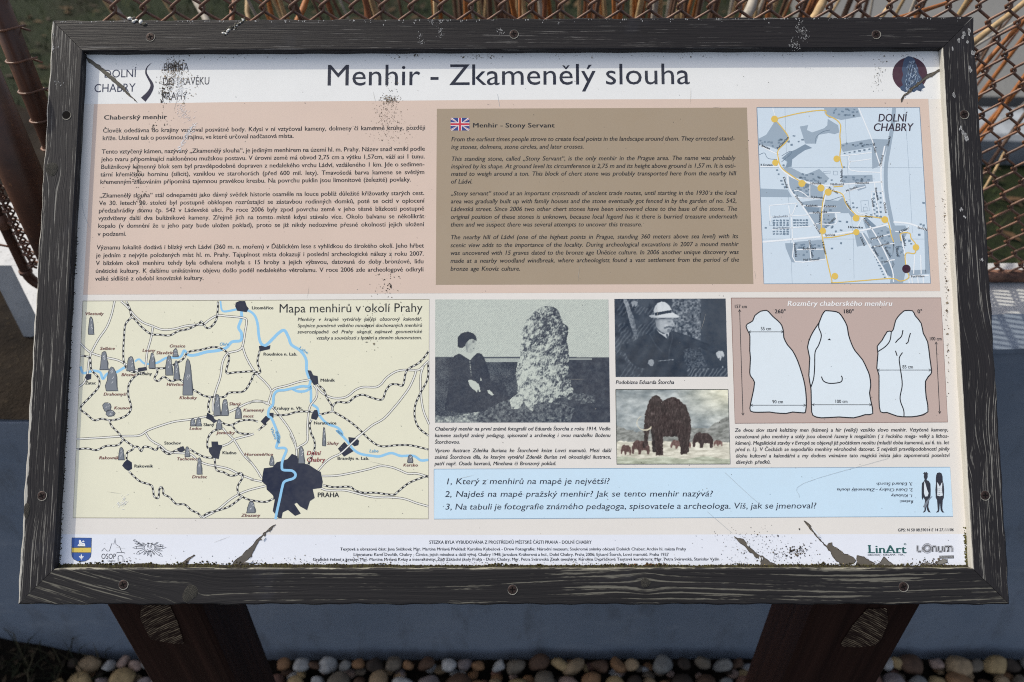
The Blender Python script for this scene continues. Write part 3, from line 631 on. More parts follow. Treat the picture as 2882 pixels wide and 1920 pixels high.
# drawn standing stones
STN = [('T',608,615,648,738),('T',690,855,748,982),('T',728,962,815,1128),('T',875,890,930,990),('T',1028,865,1072,972),('T',1190,835,1230,893),('T',1140,882,1192,1020),('T',1198,918,1238,1050),('T',1263,905,1332,1157),('T',1475,1150,1522,1298),('T',1525,1185,1577,1298),('T',1620,1240,1668,1318),('T',1312,1315,1350,1370),('T',1352,1312,1390,1370),('T',1490,1322,1533,1392),('T',2222,1378,2246,1508),('T',708,1205,770,1270),('T',728,1258,792,1305),
 ('2',580,605,655,760),('2',1395,597,1458,722),('2',1540,728,1608,936),('2',2155,1268,2262,1410),('4',262,365,318,490),('4',615,250,700,465),('4',1985,355,2055,455)]
TM = {'T': T0, '2': M2, '4': M4}
for k, (tl, x0, y0, x1, y1) in enumerate(STN):
    f = Flat(); rr = random.Random(k); w_ = x1 - x0; h_ = y1 - y0; cx0 = (x0 + x1) / 2
    ol = []
    for u_, v_ in ((-.5, 1), (-.47, .8), (-.40, .55), (-.34, .32), (-.22, .10), (-.05, 0), (.14, .04), (.28, .2), (.35, .42), (.42, .65), (.48, .85), (.5, 1.0)):
        ol.append((cx0 + w_ * (u_ + rr.uniform(-.06, .06)), y0 + h_ * min(1, max(0, v_ + rr.uniform(-.02, .02)))))
    if k in (16, 17): ol = [(cx0 + w_ * .5 * math.cos(a) * rr.uniform(.85, 1.1), (y0 + y1) / 2 + h_ * .5 * math.sin(a) * rr.uniform(.85, 1.1)) for a in np.linspace(0, 6.28, 9, endpoint=False)]
    P = TM[tl](ol)
    f.ribbon(P, 1.7, lin((58, 62, 70)), 7.3, 0, True); f.poly(P, lin((122, 128, 136)), 7)
    for _ in range(4):
        a, b = cx0 + w_ * rr.uniform(-.2, .15), y0 + h_ * rr.uniform(.2, .75)
        f.ribbon(TM[tl]([(a, b), (a + w_ * .12, b - h_ * .05), (a + w_ * .18, b - h_ * .12)]), [.6, 1.6, .6], lin((206, 208, 210)), 7.6, 2)
    f.ribbon(TM[tl]([(cx0 + w_ * .3, y0 + h_ * .3), (cx0 + w_ * .36, y0 + h_ * .6), (cx0 + w_ * .42, y0 + h_ * .95)]), [.8, 2.2, 1.6], lin((84, 90, 98)), 7.5, 2)
    f.build('drawn_stone_print')
BR = lin((122, 70, 62)); LB = lin((110, 175, 215)); RD = lin((140, 40, 48))
LBL = [('T','Všestudy',585,605,704,'b',BR),('T','Selbice',688,845,784,'b',BR),('T','Louny',980,858,1064,'b',BR),('T','Slavětín',1075,875,1188,'b',BR),('T','Orasice',1167,828,1270,'b',BR),('T','Březno',835,1026,930,'b',BR),('T','Drahomyšl',712,1160,862,'b',BR),('T','Hřivčice',1147,1093,1257,'b',BR),('T','Klobuky',1235,1185,1348,'b',BR),('T','Kounov',785,1255,890,'b',BR),('T','Slaný',1577,1227,1652,'b',BR),('T','Kamenný',1675,1270,1810,'b',BR),('T','most',1675,1311,1743,'b',BR),('T','Ledce',1305,1396,1384,'b',BR),('T','Jemníky',1493,1426,1610,'b',BR),
 ('2','Rakovník',340,752,568,'b',BR),('2','Tuchovice',1293,765,1535,'b',BR),('2','Družec',1480,985,1655,'b',BR),('C','Zbuzany',1662,427,1785,'b',BR),('4','Horoměřice',-60,368,282,'b',BR),('4','Dolní',722,360,886,'b',RD),('4','Chabry',722,442,938,'b',RD),('4','Sluhy',975,230,1112,'b',BR),('4','Kersko',1928,502,2102,'b',BR),
 ('T','Litoměřice',1735,565,1876,'n',INK),('T','Roudnice n. Lab.',1815,884,2037,'n',INK),('T','Mělník',2208,1064,2302,'n',INK),('T','Žatec',587,1083,657,'n',INK),('T','Louny',965,1019,1042,'n',INK),('T','Kralupy n. Vlt.',1885,1257,2077,'n',INK),('T','Neratovice',2163,1359,2310,'n',INK),('T','Slaný',1402,1370,1472,'n',INK),('T','Stochov',1132,1497,1240,'n',INK),('2','Kladno',1853,690,2018,'n',INK),('2','Rakovník',773,853,990,'n',INK),('4','PRAHA',858,885,1117,'P',INK),('4','Brandýs n. Lab.',1107,418,1485,'n',INK),
 ('T','Ohře',1512,815,1575,'i',LB),('4','Labe',1503,325,1620,'i',LB)]
TM['C'] = C0
f = Flat()
for tl, s_, x0, y0, x1, st, c in LBL:
    a, b = TM[tl]([(x0, y0), (x1, y0)]); cap = {'P': 13}.get(st, 12 if c is RD else (8.4 if 'Dol' not in s_ else 11))
    bb = s_ if st == 'i' else '*' + s_ + '*'
    put_line(f, bb, a[0], a[1], b[0], b[1], cap, 'r' if st == 'i' else 'b', None, IT if c is not INK else 0, c, 8)
for P, s_ in (([(2060, 835), (2120, 875)], 'Labe'), ([(1862, 1385), (1895, 1465)], 'Vltava')):
    a, b = T0(P); put_line(f, s_, a[0], a[1], b[0], b[1], 8, 'r', None, 0, LB, 8)
f.build('place_name_lettering')
# ------------------------------------------------------------------ dimension drawing of the stone
B2 = lambda P: [(1920 + x / 2.447, 640 + y / 2.447) for x, y in P]
PAL = lin((222, 232, 238)); K = lin((22, 24, 30))
f = Flat()
S1 = [(540,578),(580,572),(603,590),(625,615),(660,645),(685,675),(697,720),(700,760),(725,810),(760,850),(795,920),(825,1010),(845,1090),(855,1190),(850,1265),(835,1278),(760,1272),(715,1282),(640,1278),(600,1272),(520,1274),(470,1265),(470,1220),(485,1150),(498,1068),(475,1030),(465,1000),(470,900),(465,850),(466,750),(455,720),(440,685),(450,665),(485,645),(500,608)]
S2 = [(985,574),(1040,578),(1080,590),(1110,630),(1135,680),(1145,740),(1165,800),(1190,850),(1240,910),(1270,970),(1290,1020),(1298,1090),(1290,1140),(1300,1200),(1312,1282),(1260,1290),(1180,1312),(1080,1306),(960,1312),(900,1295),(890,1240),(888,1150),(885,1100),(872,1020),(878,900),(863,825),(885,750),(920,690),(943,655),(965,600)]
S3 = [(1530,574),(1585,575),(1605,610),(1645,660),(1660,730),(1690,790),(1705,900),(1716,980),(1712,1010),(1675,1060),(1680,1170),(1692,1270),(1620,1300),(1550,1305),(1480,1300),(1410,1275),(1365,1270),(1355,1180),(1355,1020),(1340,970),(1348,870),(1343,820),(1375,780),(1412,718),(1440,718),(1455,700),(1470,640),(1500,600)]
for S in (S1, S2, S3): f.poly(B2(S), PAL, 4)
for S in (S1, S2, S3): f.ribbon(B2(S), 3.2, K, 5, 2, True)
for P in ([(943,655),(940,690),(958,745),(940,810),(915,860),(912,960),(905,1040),(885,1105)], [(1350,855),(1400,820),(1430,780),(1440,720)], [(1520,708),(1510,750),(1485,775),(1468,795)], [(1572,728),(1562,760),(1555,790),(1540,803)], [(1468,850),(1480,885)], [(1517,862),(1495,900),(1500,960),(1515,1080),(1500,1180),(1525,1260),(1527,1304)], [(958,1028),(975,1060),(1020,1075),(1090,1066),(1102,1040),(1095,1022)]):
    f.ribbon(B2(P), 3.0, K, 5.2)
f.poly(B2([(1000,776),(1013,765),(1026,778)]), K, 5.3)
def arrow(p, q, w_=1.6, hs=7):
    (x0, y0), (x1, y1) = B2([p])[0], B2([q])[0]; f.ribbon([(x0, y0), (x1, y1)], w_, K, 6, 0)
    L = math.hypot(x1 - x0, y1 - y0); dx, dy = (x1 - x0) / L, (y1 - y0) / L
    for (x, y, s) in ((x0, y0, 1), (x1, y1, -1)):
        f.ribbon([(x + s * dx * hs - dy * hs * .5, y + s * dy * hs + dx * hs * .5), (x, y), (x + s * dx * hs + dy * hs * .5, y + s * dy * hs - dx * hs * .5)], w_, K, 6.1, 0)
for p, q in (((395, 565), (418, 1295)), ((1748, 788), (1773, 1284)), ((457, 720), (697, 720)), ((470, 1225), (852, 1225)), ((893, 1222), (1305, 1222)), ((1342, 983), (1714, 983))): arrow(p, q)
f.build('stone_outline_print')
t = Flat()
def bl(s_, x0, x1, y, cap, st='r', sl=0, col=INK):
    t = Flat(); a, b = B2([(x0, y), (x1, y)]); put_line(t, s_, a[0], a[1], b[0], b[1], cap, st, None, sl, col, 7); t.build('dimension_lettering')
bl('Rozměry chaberského menhiru', 722, 1407, 541, 14, 'b', IT, lin((240, 238, 236)))
for s_, x0, x1, y in (('*260°*', 637, 711, 592), ('*180°*', 1107, 1180, 592), ('*0°*', 1620, 1653, 592)): bl(s_, x0, x1, y, 11, 'b')
for s_, x0, x1, y in (('157 cm', 357, 446, 556), ('55 cm', 540, 613, 709), ('90 cm', 620, 695, 1212), ('100 cm', 1050, 1139, 1210), ('85 cm', 1516, 1590, 972), ('100 cm', 1700, 1787, 778)): bl(s_, x0, x1, y, 9.4)

# ------------------------------------------------------------------ town map
M1 = lambda P: [(2120 + x / 3.0154, 290 + y / 3.0154) for x, y in P]
G1 = lin((156, 173, 188)); G2 = lin((128, 148, 166)); WH = lin((236, 240, 243)); YE = lin((226, 192, 92))
f = Flat()
for P in ([(600,40),(885,40),(912,115),(745,145),(690,130),(640,125),(605,85)], [(42,305),(110,270),(180,160),(205,165),(298,275),(290,310),(215,400),(140,370),(45,350)], [(395,200),(465,188),(455,230),(500,250),(545,235),(600,215),(628,190),(632,135),(720,190),(730,250),(690,265),(640,255),(555,270),(530,345),(440,345)], [(735,350),(1000,305),(1150,310),(1120,420),(1075,530),(1010,560),(1005,375),(760,415)], [(60,726),(290,735),(330,800),(62,798)], [(250,545),(320,548),(440,610),(560,560),(645,640),(600,690),(480,670),(380,640),(290,610)], [(300,610),(390,670),(500,690),(590,735),(590,810),(480,815),(370,790),(310,720)],
          [(410,840),(560,820),(720,830),(760,800),(800,880),(870,960),(830,970),(810,935),(690,935),(690,1020),(560,1090),(500,1010),(440,900)], [(750,615),(1010,610),(1015,680),(760,690)], [(345,1180),(590,1160),(610,1330),(350,1340)], [(270,1190),(335,1190),(350,1355),(325,1350),(275,1230)], [(860,1110),(940,1100),(1010,1190),(880,1220)], [(930,990),(1040,1050),(1100,1030),(1190,1090),(1200,1190),(1180,1330),(1200,1370),(1140,1470),(1010,1230)], [(1190,1040),(1290,1040),(1310,1090),(1260,1200),(1300,1400),(1270,1530),(1160,1530),(1180,1380)], [(1450,1050),(1475,1070),(1495,1450),(1460,1450)], [(1320,1420),(1465,1415),(1470,1450),(1325,1465)], [(60,1060),(60,1061),(61,1061)], [(860,700),(950,690),(960,720),(890,745)]):
    f.poly(M1(P), G1, 4.2)
for P in ([(240,470),(300,420),(360,395),(440,350),(500,382),(440,400),(380,440),(330,480),(325,540),(270,550),(290,500)], [(930,985),(960,970),(1050,1050),(980,1060)], [(1100,1380),(1155,1350),(1190,1480),(1150,1470)], [(430,880),(560,890),(555,935),(470,930)], [(1110,1430),(1130,1420),(1150,1490)]): f.poly(M1(P), G2, 4.4)
f.ribbon(M1([(1195,42),(1180,200),(1150,380),(1125,550),(1130,760),(1165,960),(1200,1120),(1230,1330),(1245,1510)]), 11, G1, 4.6)
for P in ([(268,42),(285,560),(305,900),(330,1530)], [(780,120),(800,560),(850,1180),(855,1490)], [(1285,42),(1320,560),(1350,1100)], [(60,548),(800,548),(1430,550)], [(75,1155),(1470,1155)]): f.ribbon(M1(P), .7, lin((150, 168, 184)), 4.7, 0)
for P in ([(50,440),(95,425),(125,470),(210,480)], [(530,345),(535,290),(590,245),(650,230)], [(590,820),(650,825),(730,800),(770,790)], [(240,500),(320,430),(310,410),(240,450)]): f.ribbon(M1(P), 1.3, lin((96, 118, 138)), 5)
f.build('town_area_print', stuff=True)
f = Flat()
for P, w_ in (([(165,42),(190,130)],2.4),([(45,355),(130,400),(215,440)],3),([(60,540),(215,540)],3),([(215,400),(210,470),(230,550),(330,630),(480,680),(600,700)],5),([(600,705),(750,690),(1000,675),(1100,670)],4),([(895,42),(960,200),(1010,320),(1050,450),(1080,540)],3),([(1115,365),(1085,540),(1090,700),(1125,930)],4),([(735,450),(850,440),(1005,420)],2.5),([(820,440),(820,495),(1000,475)],2.5),([(825,495),(825,570),(1075,590)],2.5),([(290,615),(310,730),(400,850),(500,1000),(570,1110)],4),([(345,745),(400,750),(470,800)],2.5),([(380,805),(590,812)],2.5),([(480,700),(480,800)],2),([(760,780),(800,750),(950,710)],2.5),([(410,870),(560,880),(705,882)],3),([(470,935),(740,930)],3),([(530,1025),(700,1025),(700,935)],2.5),([(78,1180),(570,1135)],5),([(135,870),(370,850)],2.5),([(135,870),(145,1010)],2.5),([(300,870),(320,960),(370,850)],2.5),([(145,970),(470,950)],2.5),([(160,1075),(500,1045)],2.5),([(325,970),(335,1180)],2.5),
             ([(580,1130),(790,1100),(930,1080),(1150,1030)],4.5),([(1190,1010),(1330,1025),(1470,1080)],4.5),([(345,1180),(355,1345),(620,1325)],3),([(475,1165),(490,1340)],3),([(370,1245),(600,1240)],3),([(620,760),(590,900),(575,1100)],3.5),([(610,720),(750,770),(800,880),(900,970)],4),([(910,960),(1000,1060),(1110,1250),(1180,1420),(1190,1520)],3.5),([(920,1100),(1000,1240),(1100,1400),(1150,1500)],3.5),([(1030,680),(1040,800),(1075,960)],2.5),([(995,750),(1100,750)],2),([(1000,760),(1020,960)],2),([(1000,1160),(1170,1110)],2.5),([(1020,1220),(1200,1190)],2.5),([(1130,1340),(1200,1330)],3),([(1250,1110),(1290,1300),(1310,1450)],3.5),([(1205,1090),(1300,1090),(1320,1040)],2.5),([(1325,1470),(1490,1465)],3),([(1345,1480),(1350,1530)],3),([(1395,1475),(1400,1530)],3),([(1440,1470),(1445,1530)],3),([(1320,1500),(1325,1530)],3),([(1370,1290),(1360,1450)],3),([(1420,1290),(1425,1450)],3),([(880,890),(890,930),(970,950)],2.2),([(870,1080),(920,980)],2.5)):
    f.ribbon(M1(P), w_, WH, 5.2, 3)
f.build('street_print', stuff=True)
f = Flat(); rr = random.Random(3)
HS = [(345,280),(325,355),(385,328),(418,312),(202,570),(215,605),(257,530),(300,328),(238,660),(250,690),(270,715),(615,665),(665,655),(770,545),(735,1005),(795,1010),(845,850),(850,885),(880,890),(745,1190),(668,1235),(1445,848),(1408,1118),(1325,1170),(1340,1195),(655,910),(600,910),(700,1090),(745,1080),(105,1060),(370,875),(960,945),(1000,950),(1420,1030),(1445,1040),(1090,1085)]
for i in range(6):
    for j in range(5): HS.append((175 + j * 29, 997 + i * 0 + (i % 3) * 20 + (75 if i > 2 else 0)))
for i in range(5):
    for j in range(3): HS.append((350 + i * 26, 995 + j * 22))
for i in range(11): HS.append((1005 + i * 11, 1230 + i * 25))
for i in range(6): HS += [(775 + i * 42, 428 - i * 7), (1025, 775 + i * 33), (1080, 765 + i * 40), (1050, 790 + i * 34)]
for i in range(16): HS += [(rr.uniform(620, 890), rr.uniform(50, 110)), (rr.uniform(760, 1000), rr.uniform(350, 380) - 12)]
for i in range(20): HS += [(rr.uniform(350, 600), rr.uniform(600, 680)), (rr.uniform(360, 590), rr.uniform(1190, 1320)), (rr.uniform(330, 480), rr.uniform(690, 780))]
for i in range(14): HS += [(rr.uniform(770, 1000), rr.uniform(625, 665)), (rr.uniform(570, 680), rr.uniform(950, 1060)), (rr.uniform(1030, 1170), rr.uniform(1090, 1330)), (rr.uniform(1220, 1290), rr.uniform(1120, 1330)), (rr.uniform(60, 280), rr.uniform(310, 380))]
for x, y in HS:
    a = rr.uniform(-.3, .3); w_, h_ = rr.uniform(7, 12), rr.uniform(5, 9)
    f.poly(M1([(x + u_ * math.cos(a) - v_ * math.sin(a), y + u_ * math.sin(a) + v_ * math.cos(a)) for u_, v_ in ((-w_, -h_), (w_, -h_), (w_, h_), (-w_, h_))]), lin((118, 138, 156)), 5.0)
for x, y, r in ((697, 595, 16), (950, 900, 16), (950, 862, 3), (155, 1020, 18)): f.ribbon(M1([(x - r, y - r), (x + r, y - r), (x + r, y + r), (x - r, y + r)]), .9, lin((120, 140, 158)), 5, 0, True)
f.ribbon(M1([(912, 832), (975, 826), (985, 915), (918, 922)]), .8, lin((130, 150, 168)), 5, 0, True); f.ribbon(M1([(595, 582), (655, 578), (655, 595), (597, 598)]), .8, lin((130, 150, 168)), 5, 0, True)
f.build('building_footprint_print', stuff=True)
f = Flat()
for P in ([(180,137),(400,85),(600,62),(620,100),(700,140),(740,190),(735,280),(742,370),(735,460),(757,555)], [(180,137),(240,205),(297,290),(270,340),(212,400),(212,470),(240,550),(330,620),(400,665),(450,680)], [(635,760),(600,790),(578,950),(580,1100),(610,1260),(665,1500),(680,1525),(900,1510),(1170,1490),(1250,1512),(1320,1480),(1300,1410),(1292,1280),(1370,1275),(1378,1200),(1340,1150),(1325,1105),(1250,1110),(1255,1170)], [(595,1145),(700,1135),(870,1100)], [(640,740),(750,770),(790,860),(870,950),(900,960),(1000,965),(1115,988),(1150,1030),(1170,1120),(1190,1180)], [(680,712),(760,705)]):
    f.ribbon(M1(P), 3.0, YE, 6)
for x, y, r in ((180,137,29),(187,507,27),(708,474,28),(412,683,30),(574,722,30),(635,757,30),(872,977,29),(1116,990,29),(590,1086,27),(874,1097,27),(1380,1226,28),(692,1470,28)): f.disc(*M1([(x, y)])[0], r / 3.0154, YE, 6.4)
f.disc(*M1([(1299, 1408)])[0], 12, lin((62, 32, 50)), 6.5)
f.build('trail_print')
f = Flat()
for s_, x0, x1, y in (('DOLNÍ', 1056, 1300, 158), ('CHABRY', 1015, 1352, 238)):
    a, b = M1([(x0, y), (x1, y)]); put_line(f, s_, a[0], a[1], b[0], b[1], 21.5, 'r', None, .2, lin((50, 32, 48)), 7)
for s_, p, q in (('K Brnkám', (45,360), (135,395)), ('K Drahám', (62,535), (160,535)), ('Pod Zámečkem', (210,395), (300,300)), ('Dlouhá', (250,630), (280,720)), ('Ústecká', (1150,370), (1165,290)), ('Na Šubě', (1012,340), (1030,420)), ('Obslužná', (1085,540), (1105,450)), ('Do Rybníčku', (757,670), (757,570)), ('Hřenská', (485,692), (572,692)), ('Měděnecká', (655,700), (765,697)), ('Měděnecká', (868,690), (975,685)), ('Na Dolíku', (790,755), (880,722)), ('Na Dolní', (635,725), (710,770)), ('Žatecká', (350,790), (410,865)), ('U Jirkovska', (490,805), (590,815)), ('Kadaňská', (445,880), (540,880)), ('Kadaňská', (600,885), (695,885)), ('Podhořská', (505,940), (620,932)), ('Doubická', (643,1030), (700,985)), ('V Americe', (572,1030), (572,940)), ('U Václava', (510,1030), (560,1110)), ('Kobyliská', (778,840), (818,905)), ('Dvorní', (947,970), (1007,977)), ('Hřensko', (803,1062), (925,1065)), ('Spořická', (608,1128), (690,1128)), ('Spořická', (1392,1062), (1470,1085)), ('K Dálnici', (1240,1105), (1320,1070)), ('Ústecká', (1205,1220), (1220,1300)), ('Ládevská', (1260,1120), (1280,1210)), ('Pod Křížem', (1340,1482), (1448,1478)), ('U Vody', (1090,1362), (1145,1350)), ('Pihelská', (1000,1165), (1100,1135)), ('Prunéřovská', (1040,1228), (1150,1200)), ('Kubišova', (1110,1230), (1155,1310)), ('Na Pramenech', (1005,1220), (1050,1300)), ('Verneřická', (340,1195), (355,1300)), ('Loucká', (468,1165), (480,1220)), ('Loucká', (485,1255), (497,1310)), ('Budyňská', (420,1245), (525,1242)), ('Nad Úvozem', (425,1340), (550,1335)), ('V Kratinách', (580,1180), (605,1280)), ('Libochovická', (165,975), (285,968)), ('Pod Vodárnou', (170,1072), (300,1065)), ('Litická', (905,1140), (935,1210)), ('Broumovská', (1030,720), (1050,820)), ('Osecká', (1000,810), (1012,880)), ('Obslužná', (1103,845), (1118,930)), ('Kobyliská', (930,985), (980,1045))):
    a, b = M1([p, q]); f_light = s_ in ('Libochovická', 'Pod Vodárnou')
    put_line(f, s_, a[0], a[1], b[0], b[1], 6.2, 'b', None, 0, lin((110, 125, 140)) if f_light else lin((24, 28, 34)), 7)
f.build('street_name_lettering', stuff=True)

# ------------------------------------------------------------------ emblem, logos
f = Flat(); f.disc(2560.5, 209, 49, lin((70, 38, 54)), 3, 44, 48)
P = [(2543,172),(2547,163),(2556,158),(2566,160),(2575,168),(2577,180),(2584,192),(2585,206),(2594,220),(2595,234),(2604,246),(2596,250),(2592,258),(2580,254),(2572,260),(2560,256),(2548,260),(2536,254),(2532,246),(2541,240),(2537,226),(2542,210),(2538,196)]
f.poly(P, lin((62, 80, 106)), 4)
rr = random.Random(5)
for _ in range(150):
    v_ = rr.uniform(168, 252); hw = 9 + (v_ - 160) * .19; x = 2566 + (v_ - 160) * .03 + rr.uniform(-hw, hw) * .9; L = rr.uniform(4, 12); a = rr.uniform(.9, 2.1)
    f.ribbon([(x, v_), (x + L * .5 * math.cos(a) + rr.uniform(-1.5, 1.5), v_ + L * .5 * math.sin(a)), (x + L * math.cos(a), v_ + L * math.sin(a))], [.5, rr.uniform(1, 2), .5], lin(rr.choice([(150, 170, 192), (110, 130, 155), (190, 205, 220), (28, 36, 52)])), 5, 2)
f.build('stone_emblem_print')
LG = lambda P: [(180 + x / 4.527, 1490 + y / 4.527) for x, y in P]
f = Flat(); BL = lin((52, 88, 160)); c_ = lin((236, 238, 240))
sh = [(102,108),(352,110),(346,300),(340,350),(310,385),(270,405),(218,412),(170,403),(125,380),(103,345),(98,300)]
f.ribbon(LG(sh), 1.2, lin((50, 60, 70)), 6, 0, True); f.poly(LG(sh), BL, 4); f.poly(LG([(101,236),(349,234),(347,294),(99,292)]), lin((222, 196, 90)), 5); f.ribbon(LG([(101,233),(349,231)]), 1, lin((50, 60, 70)), 6, 0); f.ribbon(LG([(99,295),(347,297)]), 1, lin((50, 60, 70)), 6, 0)
f.poly(LG([(172,212),(185,190),(195,180),(190,150),(200,132),(215,138),(222,160),(235,172),(258,172),(270,190),(272,215)]), c_, 6); f.poly(LG([(228,158),(246,140),(266,160)]), c_, 6); f.poly(LG([(175,215),(272,215),(255,228),(195,228)]), lin((92, 100, 90)), 6.2)
f.ribbon(LG([(190,195),(215,185),(250,195)]), .8, lin((110, 115, 120)), 6.4)
for P in ([(222,312),(232,340),(222,378),(212,340)], [(190,352),(200,338),(216,352),(214,366),(204,358)], [(254,352),(244,338),(228,352),(230,366),(240,358)], [(206,364),(238,364),(238,370),(206,370)], [(215,372),(229,372),(222,394)]): f.poly(LG(P), c_, 6)
f.build('coat_of_arms_print')
f = Flat(); D = lin((40, 42, 48))
for P in ([(480,278),(515,237),(548,277),(580,275),(608,182),(636,188),(652,112),(662,192),(708,220),(735,290)], [(668,305),(678,294),(768,294),(776,308)], [(690,408),(690,350),(700,335),(740,334),(752,350),(752,412)]): f.ribbon(LG(P), 1.25, D, 5, 0)
for s_, x0, x1, y, cap in (('OSOP', 473, 660, 376, 14.5), ('Chabry', 555, 655, 411, 5)): 
    a, b = LG([(x0, y), (x1, y)]); put_line(f, s_, a[0], a[1], b[0], b[1], cap, 'l', None, 0, D, 5)
f.build('church_logo_print')
f = Flat(); cx0, cy0 = 1090, 232; rr = random.Random(9)
def loop(cx, cy, rx, ry, w_=1.1): f.ribbon(LG([(cx + rx * math.cos(a), cy + ry * math.sin(a)) for a in np.linspace(0, 6.28, 16, endpoint=False)]), w_, D, 5, 0, True)
loop(cx0, cy0, 68, 52)
loop(1072, 215, 8, 14); loop(1112, 215, 8, 14); f.ribbon(LG([(1055, 250), (1090, 272), (1128, 248)]), 1.1, D, 5); f.ribbon(LG([(1092, 222), (1100, 240), (1088, 242)]), 1, D, 5)
for a, r0, r1, w_ in ((-2.75, 80, 205, 11), (3.13, 80, 215, 15), (2.55, 80, 205, 22), (2.1, 70, 150, 10), (1.75, 66, 150, 12), (1.45, 60, 175, 14), (1.1, 66, 150, 10), (.75, 90, 230, 20), (.35, 80, 180, 9), (0.0, 75, 215, 12), (-.25, 75, 185, 12), (-.7, 70, 150, 9), (-1.1, 60, 95, 14), (-1.8, 60, 95, 11), (-2.4, 70, 130, 9)):
    c, s = math.cos(a), math.sin(a) * .72; q = [(r0, -w_ * .5), (r1 * .8, -w_), (r1, 0), (r1 * .8, w_), (r0, w_ * .5)]
    f.ribbon(LG([(cx0 + r * c - o_ * s, cy0 + r * s + o_ * c) for r, o_ in q]), 1.15, D, 5, 0, True)
    f.ribbon(LG([(cx0 + r * c - o_ * s, cy0 + r * s + o_ * c) for r, o_ in ((r1 * .78, -w_), (r1 * .78, w_))]), 1.1, D, 5, 0)
a, b = LG([(878, 143), (993, 212)]); put_line(f, 'ZŠ SPOŘICKÁ', a[0], a[1], b[0], b[1], 5, 'b', None, 0, D, 5)
f.build('sun_logo_print')
f = Flat(); TEAL = lin((38, 92, 90))
a, b = R6(1355, 898), R6(1697, 898); put_line(f, '*LinArt*', a[0], a[1], b[0], b[1], 22, 'b', None, 0, TEAL, 5)
for x, y, w_ in ((1352, 895, 44), (1352, 826, 30), (1452, 895, 30), (1498, 895, 26), (1526, 895, 26), (1548, 895, 30), (1588, 895, 34), (1632, 895, 30), (1680, 893, 26)): q = R6(x, y); f.quad(q[0], q[1] - 1.6, q[0] + w_ / 3.363, q[1] + .6, TEAL, 5.3)
a, b = R6(1352, 922), R6(1692, 920); put_line(f, 'OBCHOD - REKLAMA - TISK', a[0], a[1], b[0], b[1], 4.6, 'r', None, 0, lin((50, 60, 64)), 5)
q = R6(1704, 815); put_line(f, '®', q[0] - 3, q[1] + 2, q[0] + 4, q[1] + 2, 5, 'r', None, 0, TEAL, 5); f.build('sponsor_logo_print')
f = Flat(); GY = lin((128, 128, 132)); RP = lambda P: [R6(x, y) for x, y in P]
LET = [[(1825,825),(1825,870),(1832,880),(1858,880)], [(1875,840),(1875,882)], [(1965,885),(1965,850),(1972,836),(1992,836),(2000,850),(2000,885)], [(2022,832),(2022,868),(2030,880),(2050,880),(2058,868),(2058,832)], [(2080,885),(2080,850),(2088,836),(2108,836),(2115,850),(2115,885)], [(2115,850),(2122,836),(2142,836),(2150,850),(2150,885)]]
for P in LET: f.ribbon(RP(P), 7.5, GY, 4.5, 2)
for P in LET: f.ribbon(RP(P), 5.2, lin((228, 231, 238)), 5, 2)
for P in LET: f.ribbon(RP(P), 2.8, lin((58, 58, 62)), 5.5, 2)
for r, w_, c in ((46, 1.4, GY), (36, 1.2, GY), (28, 3.2, lin((120, 120, 124))), (16, 1, GY)): f.ribbon(RP([(1915 + r * math.cos(a), 852 + r * math.sin(a)) for a in np.linspace(0, 6.28, 24, endpoint=False)]), w_, c, 5.8, 0, True)
f.poly(RP([(2030, 922), (2167, 919), (2167, 948), (2030, 950)]), lin((82, 82, 84)), 4.5); a, b = R6(2040, 943), R6(2160, 942); put_line(f, 'PRODUCTION', a[0], a[1], b[0], b[1], 5, 'l', None, 0, lin((190, 190, 190)), 5.5)
f.build('round_letter_logo_print')
# two silhouettes
f = Flat()
FG = {'man': ([(1885,150),(1872,140),(1885,138),(1890,128),(1900,135),(1912,128),(1915,140),(1925,145),(1918,155),(1920,175),(1908,205),(1930,215),(1945,240),(1948,300),(1946,360),(1938,375),(1930,420),(1925,460),(1935,490),(1948,513),(1925,510),(1912,485),(1905,450),(1903,490),(1895,508),(1872,514),(1890,490),(1888,440),(1895,400),(1880,370),(1870,395),(1863,370),(1862,290),(1865,235),(1885,215),(1890,200),(1882,175)], [(1888,215),(1898,240),(1915,300),(1928,330),(1918,360),(1895,362),(1885,330),(1885,270)]),
      'woman': ([(2000,160),(2008,140),(2030,133),(2050,142),(2060,170),(2062,215),(2070,240),(2075,300),(2072,375),(2062,395),(2058,470),(2062,495),(2078,514),(2055,512),(2042,490),(2035,420),(2030,490),(2022,510),(1998,514),(2015,492),(2010,420),(2008,395),(1996,375),(1992,300),(1998,240),(1996,200)], [(2008,225),(2022,245),(2035,270),(2048,240),(2058,225),(2055,300),(2062,352),(2035,360),(2008,352),(2012,300)])}
for k, (o_, d_) in FG.items(): f.poly(RP(o_), lin((30, 34, 50)), 5); f.poly(RP(d_), lin((222, 230, 236)), 6)
f.ribbon(RP([(1885,465),(1905,430),(1930,390),(1962,360)]), [7, 7, 4, 1.5], lin((120, 128, 140)), 6.4)
for k in range(14): f.disc(*R6(2018 + 14 * (k % 4), 290 + 18 * (k // 4)), 1.1, lin((40, 46, 60)), 6.6, 6)
f.build('figure_print')

